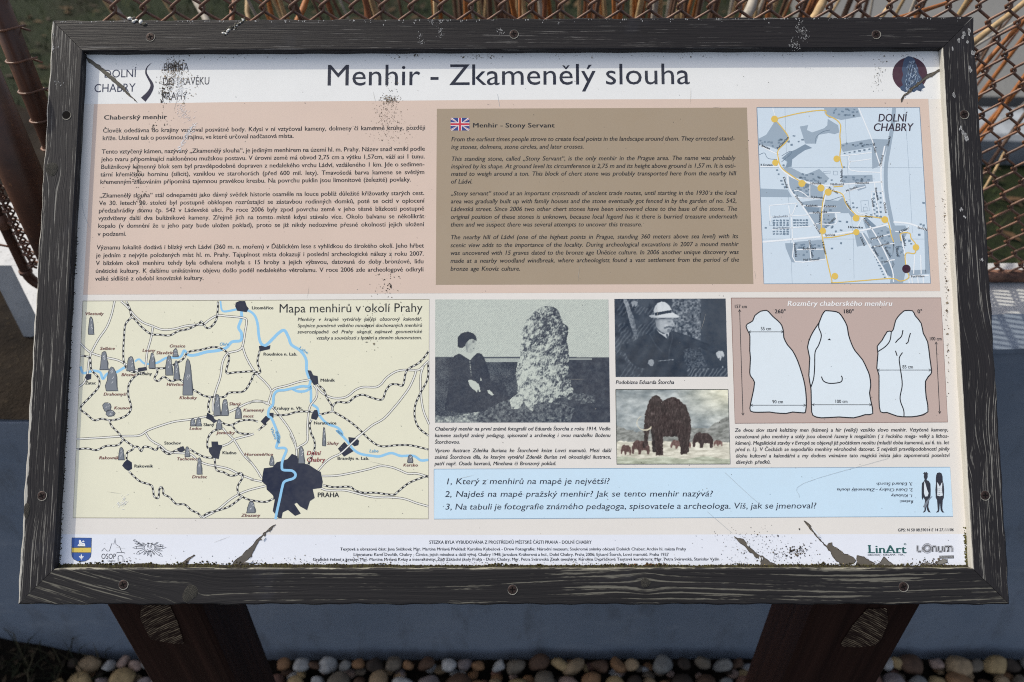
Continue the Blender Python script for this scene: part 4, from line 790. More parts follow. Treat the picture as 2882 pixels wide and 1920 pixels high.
# ------------------------------------------------------------------ pictures: fine colour grids
def vnoise(X, Y, seed=0):
    xi = np.floor(X).astype(int); yi = np.floor(Y).astype(int); fx = X - xi; fy = Y - yi; fx = fx * fx * (3 - 2 * fx); fy = fy * fy * (3 - 2 * fy)
    def h(a, b): q = np.sin(a * 127.1 + b * 311.7 + seed * 74.7) * 43758.5453; return q - np.floor(q)
    return (h(xi, yi) * (1 - fx) + h(xi + 1, yi) * fx) * (1 - fy) + (h(xi, yi + 1) * (1 - fx) + h(xi + 1, yi + 1) * fx) * fy
def fbm(X, Y, sc, o=4, seed=0):
    r = 0; a = .5; t_ = 0
    for k in range(o): r = r + a * vnoise(X / sc * 2 ** k, Y / sc * 2 ** k, seed + k); t_ += a; a *= .55
    return r / t_
def pmask(X, Y, P):
    P = np.array(P, float); ins = np.zeros(X.shape, bool); j = len(P) - 1
    for i in range(len(P)):
        xi, yi = P[i]; xj, yj = P[j]; c = ((yi > Y) != (yj > Y)) & (X < (xj - xi) * (Y - yi) / (yj - yi + 1e-9) + xi); ins ^= c; j = i
    return ins
def soften(g, k):
    for _ in range(k):
        p = np.pad(g, ((1, 1), (1, 1)) + ((0, 0),) * (g.ndim - 2), mode='edge'); g = (p[:-2, 1:-1] + p[2:, 1:-1] + p[1:-1, :-2] + p[1:-1, 2:] + 2 * p[1:-1, 1:-1]) / 6
    return g
def picture(name, quad, nx, ny, fn, lay=4):
    q = np.array(quad, float); s, t_ = np.meshgrid(np.linspace(0, 1, nx), np.linspace(0, 1, ny)); s = s[..., None]; t_ = t_[..., None]
    P = (q[0] * (1 - s) + q[1] * s) * (1 - t_) + (q[3] * (1 - s) + q[2] * s) * t_
    col = lin(np.clip(fn(P[..., 0], P[..., 1]), 0, 255)).reshape(-1, 3)
    i = np.arange(nx * ny).reshape(ny, nx); F = np.stack([i[1:, :-1], i[1:, 1:], i[:-1, 1:], i[:-1, :-1]], -1).reshape(-1, 4)
    p = P.reshape(-1, 2); h = uv(p[:, 0], p[:, 1]); f = Flat(); f.raw(np.c_[h, np.full(len(h), -DEPTH + lay * LAY)], F.tolist(), col); return f.build(name)
PHI = lambda X, Y: ((X - 1200) * 2.7057, (Y - 830) * 2.7057)
def ph_stone(Xn, Yn):
    X, Y = PHI(Xn, Yn); wob = (fbm(X, Y, 40, 3, 5) - .5) * 26; Xw, Yw = X + wob, Y + (fbm(X, Y, 40, 3, 9) - .5) * 26; R_ = RNG.random(X.shape) - .5
    g = 196 + R_ * 44 + 10 * np.sin((X + Y) * .35)
    fld = Y > 476; g = np.where(fld, 50 + (fbm(X, Y, 60, 5, 2) - .5) * 90 + R_ * 70, g)
    g = np.where(fld & (X > 1080), 34 + (fbm(X, Y, 24, 4, 2) - .5) * 60 + R_ * 26, g)
    g = np.where((np.abs(Y - 498) < 13) & (X > 440) & (X < 720), 172 + R_ * 40, g)
    g = np.where((np.abs(Y - 490) < 5) & (X > 1085) & (X < 1260), 150, g); g = np.where((np.abs(Y - 476) < 2.5), 70, g)
    bot = (Y > 905 + 20 * np.sin(X * .01)) & (X < 420); g = np.where(bot, 130 + (fbm(X, Y, 16, 3, 3) - .5) * 240 + R_ * 60, g)
    mound = pmask(Xw, Yw, [(400, 900), (480, 830), (620, 800), (1000, 820), (1120, 860), (1100, 970), (380, 970)]); g = np.where(mound, 66 + (fbm(X, Y, 14, 4, 14) - .5) * 200 + R_ * 50, g)
    tuft = pmask(Xw, Yw, [(1100, 740), (1260, 770), (1290, 820), (1150, 830)]); g = np.where(tuft, 70 + (fbm(X, Y, 10, 3, 14) - .5) * 180, g)
    st = pmask(Xw * .5 + X * .5, Yw * .5 + Y * .5, [(870,95),(900,86),(950,88),(985,100),(1010,135),(1035,190),(1040,215),(1062,228),(1078,250),(1080,290),(1068,350),(1082,430),(1088,490),(1086,560),(1100,620),(1100,680),(1122,730),(1112,790),(1085,800),(1060,770),(1000,790),(960,822),(880,815),(820,840),(812,885),(780,870),(740,810),(700,870),(650,868),(632,800),(690,750),(700,690),(682,620),(694,520),(716,470),(714,420),(722,370),(718,300),(738,240),(765,190),(790,170),(820,130)])
    n1 = fbm(X + Y * .5, Y - X * .2, 26, 3, 21); n2 = fbm(X * 1.4 + Y * .6, Y * .8 - X * .5, 9, 3, 27)
    light = .5 + .20 * np.clip((930 - X) / 160, -1, 1) + .16 * np.clip((Y - 330) / 200, -1, 1) - .20 * np.clip((X - 1000) / 60, 0, 1) * (Y < 650)
    t1 = light + (n1 - .5) * 1.5 + (n2 - .5) * 1.35; tone = 26 + 186 / (1 + np.exp(-(t1 - .5) * 6)); g = np.where(st, tone + R_ * 30, g)
    body = pmask(Xw * .4 + X * .6, Yw * .4 + Y * .6, [(245,450),(210,468),(186,520),(180,600),(175,650),(155,760),(140,880),(260,900),(420,890),(560,820),(560,720),(490,650),(470,570),(440,480),(420,450),(390,438),(350,460),(310,470)]); g = np.where(body, 30 + (fbm(X, Y, 18, 4, 8) - .5) * 40 + R_ * 34, g)
    legs = pmask(Xw, Yw, [(480,640),(600,700),(640,790),(520,840),(430,890),(380,760)]); g = np.where(legs, 30 + (fbm(X, Y, 12, 3, 18) - .5) * 50 + R_ * 40, g)
    g = np.where(pmask(X, Y, [(250,445),(290,428),(312,440),(340,452),(372,426),(392,440),(360,466),(335,498),(290,470)]), 200, g)
    face = pmask(X, Y, [(285,350),(300,400),(308,436),(340,446),(362,426),(368,404),(374,398),(370,388),(381,374),(374,360),(374,340),(360,322),(310,330)]); g = np.where(face, 178 - 70 * np.clip((322 - X) / 30, 0, 1) + (fbm(X, Y, 14, 3, 1) - .5) * 60, g)
    g = np.where(((X - 358) ** 2 / 90 + (Y - 352) ** 2 / 10 < 1) | ((X - 358) ** 2 / 60 + (Y - 362) ** 2 / 9 < 1) | ((X - 360) ** 2 / 50 + (Y - 410) ** 2 / 8 < 1), 60, g)
    hat = pmask(X, Y, [(240,395),(236,360),(238,325),(262,296),(290,284),(320,281),(352,290),(372,308),(382,330),(381,352),(350,335),(325,342),(305,362),(292,392),(275,404),(255,404)]); g = np.where(hat, 24 + R_ * 18, g)
    g = np.where(pmask(X, Y, [(318,652),(335,645),(372,660),(398,680),(405,700),(412,738),(402,738),(392,716),(386,745),(374,730),(350,715),(330,690)]) | pmask(X, Y, [(464,728),(480,724),(500,742),(512,762),(500,768),(482,756),(470,748)]) | pmask(X, Y, [(410,625),(418,640),(420,656),(410,652)]), 205, g)
    g = np.where((np.abs(X - 330 - (Y - 500) * .1) < 3.2) & (Y > 505) & (Y < 620) & (np.sin(Y * .5) > 0), 170, g)
    g = np.clip(g, 18, 215); t_ = g / 255.
    return np.stack([26 + t_ * 212, 33 + t_ * 212, 50 + t_ * 178], -1)
picture('archive_photograph', [(1225, 843), (1712, 843), (1717, 1189), (1224.5, 1189.5)], 330, 236, ph_stone)
def ph_man(Xn, Yn):
    X, Y = PHI(Xn, Yn); wob = (fbm(X, Y, 30, 3, 5) - .5) * 14; Xw, Yw = X + wob, Y + (fbm(X, Y, 30, 3, 9) - .5) * 14; R_ = RNG.random(X.shape) - .5
    E = lambda x, y, rx, ry: ((X - x) / rx) ** 2 + ((Y - y) / ry) ** 2
    tw = np.abs(np.sin(X * .10 + 3 * fbm(X, Y, 40, 3, 77) + Y * .07)) ** 6
    g = 44 + (fbm(X, Y, 50, 5, 31) - .5) * 90 + tw * 40 * (fbm(X, Y, 60, 2, 12) > .5)
    m = (X > 1870) & (X < 2092 + (Y - 100) * .02) & (Y < 350); g = np.where(m, 92 + (fbm(X, Y, 12, 4, 41) - .5) * 230 + (fbm(X, Y, 50, 2, 42) - .5) * 60, g)
    g = np.where(X > 2090, 46 + (fbm(X, Y, 90, 3, 3) - .5) * 16 + np.clip((2140 - X) / 50, 0, 1) * 10, g)
    g = np.where(pmask(Xw, Yw, [(1498,35),(1526,35),(1560,120),(1594,230),(1612,330),(1590,345),(1565,260),(1530,140)]), 120 + (fbm(X, Y, 10, 3, 2) - .5) * 110 - 30 * np.clip((X - 1560) / 60, -1, 1), g)
    g = np.where(pmask(X, Y, [(1558,55),(1585,45),(1610,55),(1606,80),(1590,92),(1585,72),(1570,96)]), 150, g); g = np.where(pmask(X, Y, [(1612,35),(1700,35),(1690,90),(1620,92)]), 62, g)
    g = np.where(pmask(Xw, Yw, [(1960,400),(2090,430),(2150,560),(2100,620),(1990,560)]), 60 + (fbm(X + Y, Y - X, 12, 4, 51) - .5) * 150, g)
    g = np.where((Y > 560) & (X > 1990), g * .6 + 18 + tw * 60, g)
    coat = pmask(Xw * .3 + X * .7, Y, [(1745,262),(1712,278),(1690,292),(1640,314),(1598,340),(1550,372),(1522,410),(1515,440),(1530,480),(1556,512),(1600,550),(1660,560),(1660,600),(1640,630),(1990,630),(1980,560),(1960,470),(1955,420),(2020,400),(2080,400),(2140,430),(2190,452),(2212,442),(2200,410),(2150,375),(2080,350),(2020,322),(1960,300),(1900,282),(1866,272),(1840,330)])
    sh = 34 + (fbm(X, Y, 60, 4, 61) - .5) * 26 + 12 * np.exp(-((Y - 300 - (X - 1880) * .38) / 26) ** 2) * (X > 1880) + 10 * np.exp(-((Y - 350 + (X - 1560) * .35) / 30) ** 2) * (X < 1740) + 7 * np.sin(X * .05 + Y * .03)
    g = np.where(coat, sh, g)
    for P in ([(1738,268),(1700,300),(1745,380),(1790,430)], [(1868,276),(1875,330),(1850,420),(1845,520)]):
        for (x0, y0), (x1, y1) in zip(P[:-1], P[1:]):
            t_ = np.clip(((X - x0) * (x1 - x0) + (Y - y0) * (y1 - y0)) / ((x1 - x0) ** 2 + (y1 - y0) ** 2), 0, 1); d = np.hypot(X - x0 - t_ * (x1 - x0), Y - y0 - t_ * (y1 - y0)); g = g + 22 * np.exp(-(d / 4) ** 2)
    g = np.where(pmask(X, Y, [(1750,258),(1772,280),(1805,300),(1850,286),(1846,312),(1836,336),(1805,312),(1772,290)]), 200, g); g = np.where(pmask(X, Y, [(1822,300),(1838,296),(1846,330),(1836,340)]), 70, g)
    face = pmask(X, Y, [(1744,186),(1746,215),(1752,245),(1768,266),(1792,284),(1822,296),(1848,290),(1862,274),(1868,258),(1874,246),(1884,238),(1892,228),(1884,214),(1878,198),(1872,180)])
    sh = 182 - 55 * np.clip((1786 - X) / 40, 0, 1) - 20 * np.clip((Y - 262) / 30, 0, 1) - 45 * np.exp(-((Y - 184) / 10) ** 2) + (fbm(X, Y, 18, 3, 1) - .5) * 26; g = np.where(face, sh, g)
    g = g - 75 * np.exp(-E(1850, 205, 12, 4.5)) * face - 40 * np.exp(-E(1872, 226, 7, 6)) * face + 26 * np.exp(-E(1830, 232, 16, 10)) * face
    g = np.where(pmask(X, Y, [(1806,250),(1830,240),(1850,236),(1868,240),(1874,252),(1862,258),(1848,250),(1830,254),(1812,262)]), 96 + R_ * 30, g); g = np.where(E(1848, 272, 15, 15) < 1, 118 + R_ * 30, g); g = np.where(E(1754, 226, 7, 13) < 1, 140, g)
    g = np.where((np.abs(Y - 240 + (X - 1870) * .12) < 3.5) & (X > 1870) & (X < 1905) | (E(1907, 230, 6, 9) < 1), 150, g)
    hat = pmask(X, Y, [(1736,150),(1730,118),(1742,84),(1762,62),(1790,52),(1812,54),(1834,66),(1852,86),(1864,108),(1870,132),(1900,148),(1926,163),(1918,174),(1880,180),(1820,176),(1760,180),(1712,174),(1692,160),(1710,154)])
    g = np.where(hat, 226 - 44 * np.clip((1772 - X) / 50, 0, 1) - 50 * np.clip((Y - 168) / 8, 0, 1) * (X > 1720) - 14 * np.exp(-E(1800, 70, 10, 14)), g)
    g = np.where(pmask(X, Y, [(1737,136),(1780,130),(1830,121),(1864,116),(1870,136),(1830,142),(1790,150),(1742,160)]), 38, g)
    g = np.where(pmask(X, Y, [(1692,500),(1712,488),(1730,498),(1734,524),(1722,544),(1704,540),(1686,524)]), 150 + (fbm(X, Y, 8, 2, 1) - .5) * 50, g)
    g = np.where(pmask(X, Y, [(2204,444),(2222,428),(2252,426),(2266,444),(2268,470),(2256,478),(2252,462),(2246,486),(2240,502),(2232,498),(2236,476),(2224,488),(2212,468)]), 196 + (fbm(X, Y, 9, 2, 1) - .5) * 50, g)
    g = np.where((np.abs(Y - 505 + (X - 1760) * .10) < 2.2) & (X > 1762) & (X < 1876) | (E(1877, 494, 6, 6) < 1), 150, g); g = np.where(E(2256, 550, 6, 8) < 1, 150, g)
    g = soften(g, 1) + R_ * 10; t_ = np.clip(g, 20, 235) / 255.
    return np.stack([14 + t_ * 222, 26 + t_ * 214, 42 + t_ * 198], -1)
picture('portrait_photograph', [(1729, 841.5), (2042, 840.5), (2048, 1060.5), (1732.5, 1061)], 260, 184, ph_man)
def ph_beast(Xn, Yn):                                          # plain stand-in: a shaggy brown animal grazing on a snowfield
    X, Y = PHI(Xn, Yn); R_ = (RNG.random(X.shape) - .5)[..., None]
    Xw, Yw = X + (fbm(X, Y, 14, 3, 5) - .5) * 15, Y + (fbm(X, Y, 14, 3, 9) - .5) * 16
    s = fbm(X * .8 + Y * .5, Y * 1.5 - X * .2, 90, 5, 71)[..., None]; s2 = fbm(X + Y, Y * 2.2 - X * .4, 40, 4, 73)[..., None]
    c = np.array((158, 166, 166)) + (s - .5) * np.array((150, 142, 132)) + (s2 - .5) * 50 + (np.clip((X - 1880) / 380, 0, 1) * np.clip((1010 - Y) / 240, 0, 1))[..., None] * np.array((58, 48, 24))
    hill = Y > 1010 - 90 * np.clip((X - 2050) / 260, 0, 1) + 24 * np.sin(X * .012 + 1) + (fbm(X, Y, 50, 3, 81) - .5) * 50; c = np.where(hill[..., None], np.array((140, 142, 136)) + (fbm(X + Y * .6, Y * 1.6, 26, 4, 3)[..., None] - .5) * 110, c)
    snow = Y > 1118 + (fbm(X, Y, 40, 2, 5) - .5) * 24; c = np.where(snow[..., None], np.array((214, 210, 192)) + (fbm(X * .7, Y * 3, 36, 4, 91)[..., None] - .5) * 120, c); c = np.where((Y > 1240 + 10 * np.sin(X * .02))[..., None], c * .84 + np.array((0, 8, 2)), c)
    def put(P, dk, n_=50, w_=1.0):
        nonlocal c
        m = pmask(X + (Xw - X) * w_, Y + (Yw - Y) * w_, P); cc = np.array((dk, dk * .74, dk * .68)) + (fbm(X * 2.2, Y * .6, 16, 4, 11)[..., None] - .5) * n_ + (fbm(X * 3, Y * .7, 10, 2, 17)[..., None] > .62) * 26; c = np.where(m[..., None], cc, c)
    BST = [(-.48,.95),(-.50,.70),(-.46,.45),(-.40,.22),(-.28,.06),(-.14,.00),(-.04,.10),(.08,.06),(.26,.12),(.40,.26),(.48,.46),(.50,.72),(.46,1.0),(.34,1.0),(.33,.74),(.20,.70),(.04,.72),(.00,1.0),(-.14,1.0),(-.15,.72),(-.24,.62),(-.34,.66),(-.38,.95)]
    for x, y, w_, h_, dk, d in ((1520, 1140, 80, 78, 92, 1), (1632, 1104, 140, 112, 84, 1), (1912, 1104, 110, 66, 104, 1), (1975, 1106, 80, 58, 112, 1), (2105, 1044, 160, 122, 56, 1), (2222, 1106, 70, 48, 112, 1)):
        put([(x + d * u_ * w_, y + v_ * h_) for u_, v_ in BST], dk, 36, .35)
    put([(1960,900),(2000,960),(2000,1195),(1955,1200),(1945,1080),(1760,1080),(1765,1195),(1725,1198),(1712,1050),(1700,900)], 34, 30)
    put([(1985,1212),(1938,1214),(1930,1120),(1905,1062),(1850,1080),(1806,1076),(1800,1130),(1806,1220),(1752,1222),(1742,1120),(1730,1050),(1702,1012),(1694,1070),(1684,1140),(1655,1168),(1642,1150),(1660,1100),(1657,1000),(1662,930),(1676,870),(1692,818),(1716,776),(1752,762),(1782,782),(1802,812),(1832,786),(1872,776),(1924,796),(1970,840),(2000,900),(2014,980),(2010,1080),(2000,1150)], 50, 64)
    td = np.abs(np.hypot((X - 1664) / 1.05, (Y - 975) / .95) - 58); c = np.where(((td < 6.5 * np.clip((X - 1590) / 90, .35, 1)) & ((Y > 955) | (X < 1640)) & (X < 1712) & (Y > 925))[..., None], np.array((220, 212, 186)), c)
    c = c + 40 * np.exp(-(((X - 1720) / 14) ** 2 + ((Y - 905) / 8) ** 2))[..., None]
    return soften(c, 1) + R_ * 10
f = Flat(); Q = [(1733, 1096.5), (2049, 1096.5), (2055, 1306), (1736, 1306.5)]; f.ribbon(Q, 2.2, lin((60, 66, 62)), 5, 0, True); f.build('picture_border_print')
picture('snow_landscape_picture', Q, 260, 174, ph_beast)
# ------------------------------------------------------------------ weathering of the sheet
PX = 1 / 2150.0
def blob(f, x, y, r, col, lay=9, n=6):
    a0 = random.uniform(0, 6.28); f.poly([(x + r * random.uniform(.5, 1.2) * math.cos(a0 + 6.283 * k / n), y + r * random.uniform(.5, 1.2) * math.sin(a0 + 6.283 * k / n)) for k in range(n)], col, lay)
def specks(f, cx_, cy_, sx_, sy_, n, r, cols, ang=0):
    for _ in range(n):
        a, b = random.gauss(0, sx_), random.gauss(0, sy_); x = cx_ + a * math.cos(ang) - b * math.sin(ang); y = cy_ + a * math.sin(ang) + b * math.cos(ang)
        if not (215 < x < 2670 and 152 < y < 1596): continue
        blob(f, x, y, r * random.uniform(.35, 1.3) * (2.1 if random.random() < .06 else 1), lin(random.choice(cols)))
DK = [(52, 44, 36), (78, 66, 52), (100, 88, 70), (40, 36, 32)]
f = Flat()
specks(f, 492, 186, 12, 9, 260, 1.5, DK); specks(f, 478, 230, 11, 19, 200, 1.3, DK); specks(f, 484, 205, 16, 22, 260, 1.1, [(150, 132, 108), (176, 160, 138), (120, 102, 82)]); specks(f, 462, 262, 9, 18, 90, 1.8, DK); specks(f, 515, 250, 22, 26, 90, 1.6, [(150, 135, 112), (120, 105, 85)])
specks(f, 1096, 282, 12, 6, 150, 1.3, [(110, 92, 70), (80, 64, 48), (140, 122, 98)]); specks(f, 1090, 318, 20, 28, 220, 1.0, [(120, 100, 78), (90, 72, 56)]); specks(f, 1098, 372, 30, 20, 130, .9, [(120, 100, 82), (90, 75, 60)]); specks(f, 1100, 255, 10, 18, 40, 1.2, DK)
specks(f, 385, 492, 7, 16, 60, 1.6, DK); specks(f, 398, 560, 8, 16, 50, 1.5, DK); specks(f, 432, 360, 5, 5, 14, 1.6, DK); specks(f, 460, 345, 18, 9, 18, 1.2, DK)
specks(f, 1090, 800, 22, 30, 60, 1.5, DK); specks(f, 1040, 920, 12, 40, 60, 1.4, [(90, 82, 68), (130, 120, 100)]); specks(f, 1098, 805, 2, 4, 10, 2.4, DK)
DG = [(120, 112, 100), (90, 82, 70), (150, 142, 128)]; specks(f, 1350, 160, 45, 5, 80, 1.3, DG); specks(f, 1150, 160, 28, 5, 46, 1.2, DG); specks(f, 620, 162, 120, 4, 50, 1.1, DG); specks(f, 2100, 155, 160, 4, 70, 1.1, DG); specks(f, 2560, 158, 40, 5, 30, 1.4, DG); specks(f, 1750, 156, 260, 4, 70, 1.0, DG)
specks(f, 2475, 200, 9, 34, 70, 1.2, [(150, 145, 135), (120, 116, 106)])
for k in range(60):                                            # speckled dirt creeping in from the lower edge
    x = random.uniform(190, 2690); specks(f, x, 1582, 22, 9, 11, 1.2, DK + DG)
specks(f, 2190, 1560, 55, 20, 190, 1.5, DK); specks(f, 2245, 1550, 16, 8, 60, 2.2, DK); specks(f, 2100, 1515, 60, 20, 110, 1.1, DK); specks(f, 2690, 1545, 8, 30, 130, 1.8, DK); specks(f, 2640, 1582, 40, 6, 90, 2.2, DK)
for k in range(40): specks(f, 2650 + (k * 1.1) * .7 + 6, 560 + k * 26, 3.0, 14, 7, 1.5, [(96, 80, 62), (140, 125, 104)])
for k in range(420): blob(f, random.uniform(240, 2640), random.uniform(170, 1560), random.uniform(.6, 1.5), lin(random.choice([(110, 104, 94), (80, 76, 70), (150, 146, 138)])), 9, 5)
for k in range(26): specks(f, 208 - k * 1.6 + 2, 250 + k * 52, 1.6, 20, 5, 1.4, DK)
f.build('dirt_specks', stuff=True)
f = Flat()                                                     # bleached scrapes
def scrape(pts, w_, n, col=(232, 234, 238)):
    P = smooth_line(pts, 10)
    for _ in range(n):
        i = random.randrange(len(P) - 1); x, y = P[i] + np.random.default_rng(random.randrange(9999)).normal(0, w_, 2); a = random.uniform(-.5, .6) - .7; L = random.uniform(3, 11)
        f.ribbon([(x, y), (x + L * math.cos(a) * .6, y + L * math.sin(a) * .6 + random.uniform(-1, 1)), (x + L * math.cos(a), y + L * math.sin(a))], [.3, random.uniform(.8, 1.8), .3], lin(col), 10, 0)
scrape([(542, 352), (530, 375), (518, 392), (508, 410), (500, 428)], 3.2, 90); scrape([(505, 290), (510, 325), (530, 340)], 9, 60, (226, 216, 212)); scrape([(500, 215), (505, 245), (500, 275)], 9, 120, (236, 238, 240)); scrape([(325, 1425), (345, 1420), (347, 1395)], 5, 40, (240, 240, 236))
for P in ([(2040,1330),(2110,1395),(2140,1420)], [(2500,1290),(2262,1360),(2250,1400)], [(230,560),(236,600),(252,640)], [(1400,265),(1406,300)], [(1990,1440),(2060,1500)]): f.ribbon(P, .7, lin((176, 184, 188)), 9.5, 4)
for k in range(26):
    x, y = random.uniform(300, 2500), random.uniform(180, 1540); a = random.uniform(-.4, .4) + random.choice((0, 1.5)); L = random.uniform(14, 60)
    f.ribbon([(x, y), (x + L * .5 * math.cos(a) + random.uniform(-2, 2), y + L * .5 * math.sin(a)), (x + L * math.cos(a), y + L * math.sin(a))], [.2, .7, .2], lin((176, 174, 166)), 9.5, 3)
f.build('scrape_marks', stuff=True)
# cracks where the sheet has torn open: a dark lip, grey filler inside, curled white flakes
CR = [
 ([(243,160),(262,172),(285,190),(312,212),(335,232),(352,250),(372,274),(385,290),(378,281),(356,262),(338,246),(318,230),(295,209),(270,190),(250,176)], (96, 92, 78)),
 ([(2649,196),(2640,204),(2622,214),(2600,228),(2580,242),(2560,262),(2545,273),(2535,287),(2540,272),(2556,256),(2570,244),(2590,228),(2610,210),(2632,200),(2648,191)], (104, 98, 86)),
 ([(775,1475),(760,1488),(748,1495),(738,1508),(722,1518),(716,1530),(705,1540),(692,1550),(680,1563),(662,1576),(652,1588),(700,1590),(697,1580),(706,1566),(716,1550),(722,1536),(730,1520),(742,1512),(750,1500),(764,1490)], (104, 98, 90)),
 (RP([(92,740),(150,765),(175,770),(205,800),(240,840),(275,870),(290,895),(325,925),(360,930),(400,960),(440,985),(500,1010),(560,1030),(330,1022),(345,990),(320,955),(285,930),(262,905),(235,885),(205,850),(180,825),(150,800)]), (108, 100, 88)),
 (RP([(745,590),(800,625),(812,650),(835,690),(880,750),(920,785),(965,825),(985,810),(1010,797),(1018,822),(1060,850),(1110,880),(1130,905),(1165,915),(1215,940),(1235,965),(1215,1000),(1232,1012),(1080,1010),(1075,985),(1020,935),(1010,905),(985,865),(940,815),(900,775),(850,725),(800,670),(775,625)]), (112, 104, 92)),
 (RP([(1245,920),(1290,925),(1340,950),(1400,985),(1425,997),(1400,1012),(1240,1015),(1250,980),(1245,950)]), (112, 104, 92)),
 (RP([(1505,935),(1530,945),(1550,975),(1590,1010),(1540,1020),(1440,1010),(1470,985),(1490,960)]), (122, 116, 106)),
 (RP([(1850,1005),(1930,985),(1960,1005),(2000,1000),(2030,960),(2100,955),(2110,985),(2060,1005),(1870,1012)]), (150, 146, 138)),
 (LG([(1500,430),(1560,380),(1620,340),(1655,330),(1672,336),(1640,360),(1600,395),(1580,430)]), (122, 110, 98))]
for P, c in CR:
    f = Flat()
    P = np.array(P); Pm = P.mean(0); q = []
    for i in range(len(P)):
        a, b = P[i], P[(i + 1) % len(P)]; k = max(1, int(np.hypot(*(b - a)) / 7))
        for j in range(k): q.append(a + (b - a) * j / k + np.array([random.uniform(-1.9, 1.9), random.uniform(-1.9, 1.9)]))
    f.ribbon(q, 1.7, lin((54, 46, 38)), 10.5, 0, True); f.poly(q, lin(np.array(c) * .84), 10)
    x0, y0 = P.min(0); x1, y1 = P.max(0)
    for _ in range(int(len(q) * 1.2)):
        b = q[random.randrange(len(q))]; x, y = b + (Pm - b) * random.uniform(.02, .12)
        blob(f, x, y, random.uniform(.8, 2.2), lin(random.choice([(60, 52, 42), (140, 130, 114), (88, 78, 64)])), 11)
    f.build('sheet_tear')
f = Flat()
for P in (RP([(205,800),(230,820),(222,835),(208,822)]), RP([(325,925),(340,945),(335,975),(320,955)]), RP([(345,935),(358,940),(352,965)]), RP([(812,650),(870,700),(905,745),(880,738),(842,695)]), RP([(1245,975),(1215,1000),(1180,1012),(1232,1014)]), [(742,1508),(748,1512),(742,1522),(736,1516)], [(700,1575),(712,1578),(706,1584),(690,1582)]):
    f.poly(P, lin((226, 228, 230)), 34)
f.build('curled_flake', stuff=True)
# moss and crumbs gathered along the lower edge of the sheet
m = Mesh(); rr = random.Random(11)
ico = bmesh.new(); bmesh.ops.create_icosphere(ico, subdivisions=1, radius=1); IV = [tuple(v.co) for v in ico.verts]; IF = [tuple(v.index for v in f_.verts) for f_ in ico.faces]; ico.free()
def clump(u_, v_, r, h=-DEPTH, col=None):
    c = col or rr.choice([(.05, .042, .026), (.035, .03, .02), (.075, .07, .028), (.06, .05, .03), (.10, .09, .035)])
    m.add([(u_ + x * r * rr.uniform(.7, 1.25), v_ + y * r * rr.uniform(.6, 1.1), h + max(-.1, z) * r * rr.uniform(.5, .9)) for x, y, z in IV], IF, c)
hs = [(.0012 + .0014 * fbm(np.array(u * 1.), np.array(0.), .018, 3, 5) + (.0020 * float(fbm(np.array(u * 1.), np.array(3.), .03, 2, 8)) if u < .45 else 0)) for u in np.linspace(PR, BW - PR, 700)]
for i in range(699):
    u0, u1 = np.linspace(PR, BW - PR, 700)[i:i + 2]; a, b_ = float(hs[i]) * 1.25 + rr.uniform(-.0002, .0002), float(hs[i + 1]) * 1.25
    m.add([(u0, PR + a, -DEPTH + .0001), (u1, PR + b_, -DEPTH + .0001), (u0, PR + a * .5, -DEPTH + .0015), (u1, PR + b_ * .5, -DEPTH + .0015), (u0, PR, -DEPTH + .0022), (u1, PR, -DEPTH + .0022)], [(1, 0, 2, 3), (3, 2, 4, 5)], rr.choice([(.045, .038, .024), (.035, .03, .02), (.06, .055, .024)]))
for k in range(3600):
    u_ = rr.uniform(PR, BW - PR); hgt = .0026 + .0024 * max(0, math.sin(u_ * 23) * math.sin(u_ * 61 + 2)) + (.0022 if u_ < .42 else 0) * abs(math.sin(u_ * 90)) + .0015 * g_(u_, 1.03, .03)
    v_ = PR + rr.uniform(-.0004, 1) ** 1.5 * hgt if True else 0
    v_ = PR + (rr.random() ** 1.4) * hgt; clump(u_, v_, rr.uniform(.0005, .0014))
for u_, r in ((.075, .004), (.10, .005), (.128, .0045), (.16, .004), (.205, .0042), (.235, .005), (.275, .0035), (.31, .0034), (.36, .003), (.66, .002), (.80, .003), (.815, .0028), (1.02, .0035), (1.06, .003)):
    for _ in range(26): clump(u_ + rr.gauss(0, r * 1.3), PR + abs(rr.gauss(0, r * .6)) + .001, rr.uniform(.0008, .0019))
for _ in range(60): clump(.80 + rr.gauss(0, .012), PR + rr.uniform(0, .004), rr.uniform(.0008, .0016), col=(.16, .075, .04))
for _ in range(170): clump(rr.uniform(PR, BW - PR), PR + rr.uniform(0, .004), rr.uniform(.0006, .0012), col=rr.choice([(.35, .33, .29), (.30, .24, .12)]))
for _ in range(160): clump(BW - PR - rr.random() ** 2 * .003, PR + rr.random() ** 2 * .05, rr.uniform(.0006, .0014), col=(.11, .10, .03))
for _ in range(200): clump(PR + rr.random() ** 2 * .0022, PR + rr.random() ** 1.5 * .45, rr.uniform(.0004, .0010))
mo = m.build('moss_line', M_MOSS, panel); mo['kind'] = 'stuff'
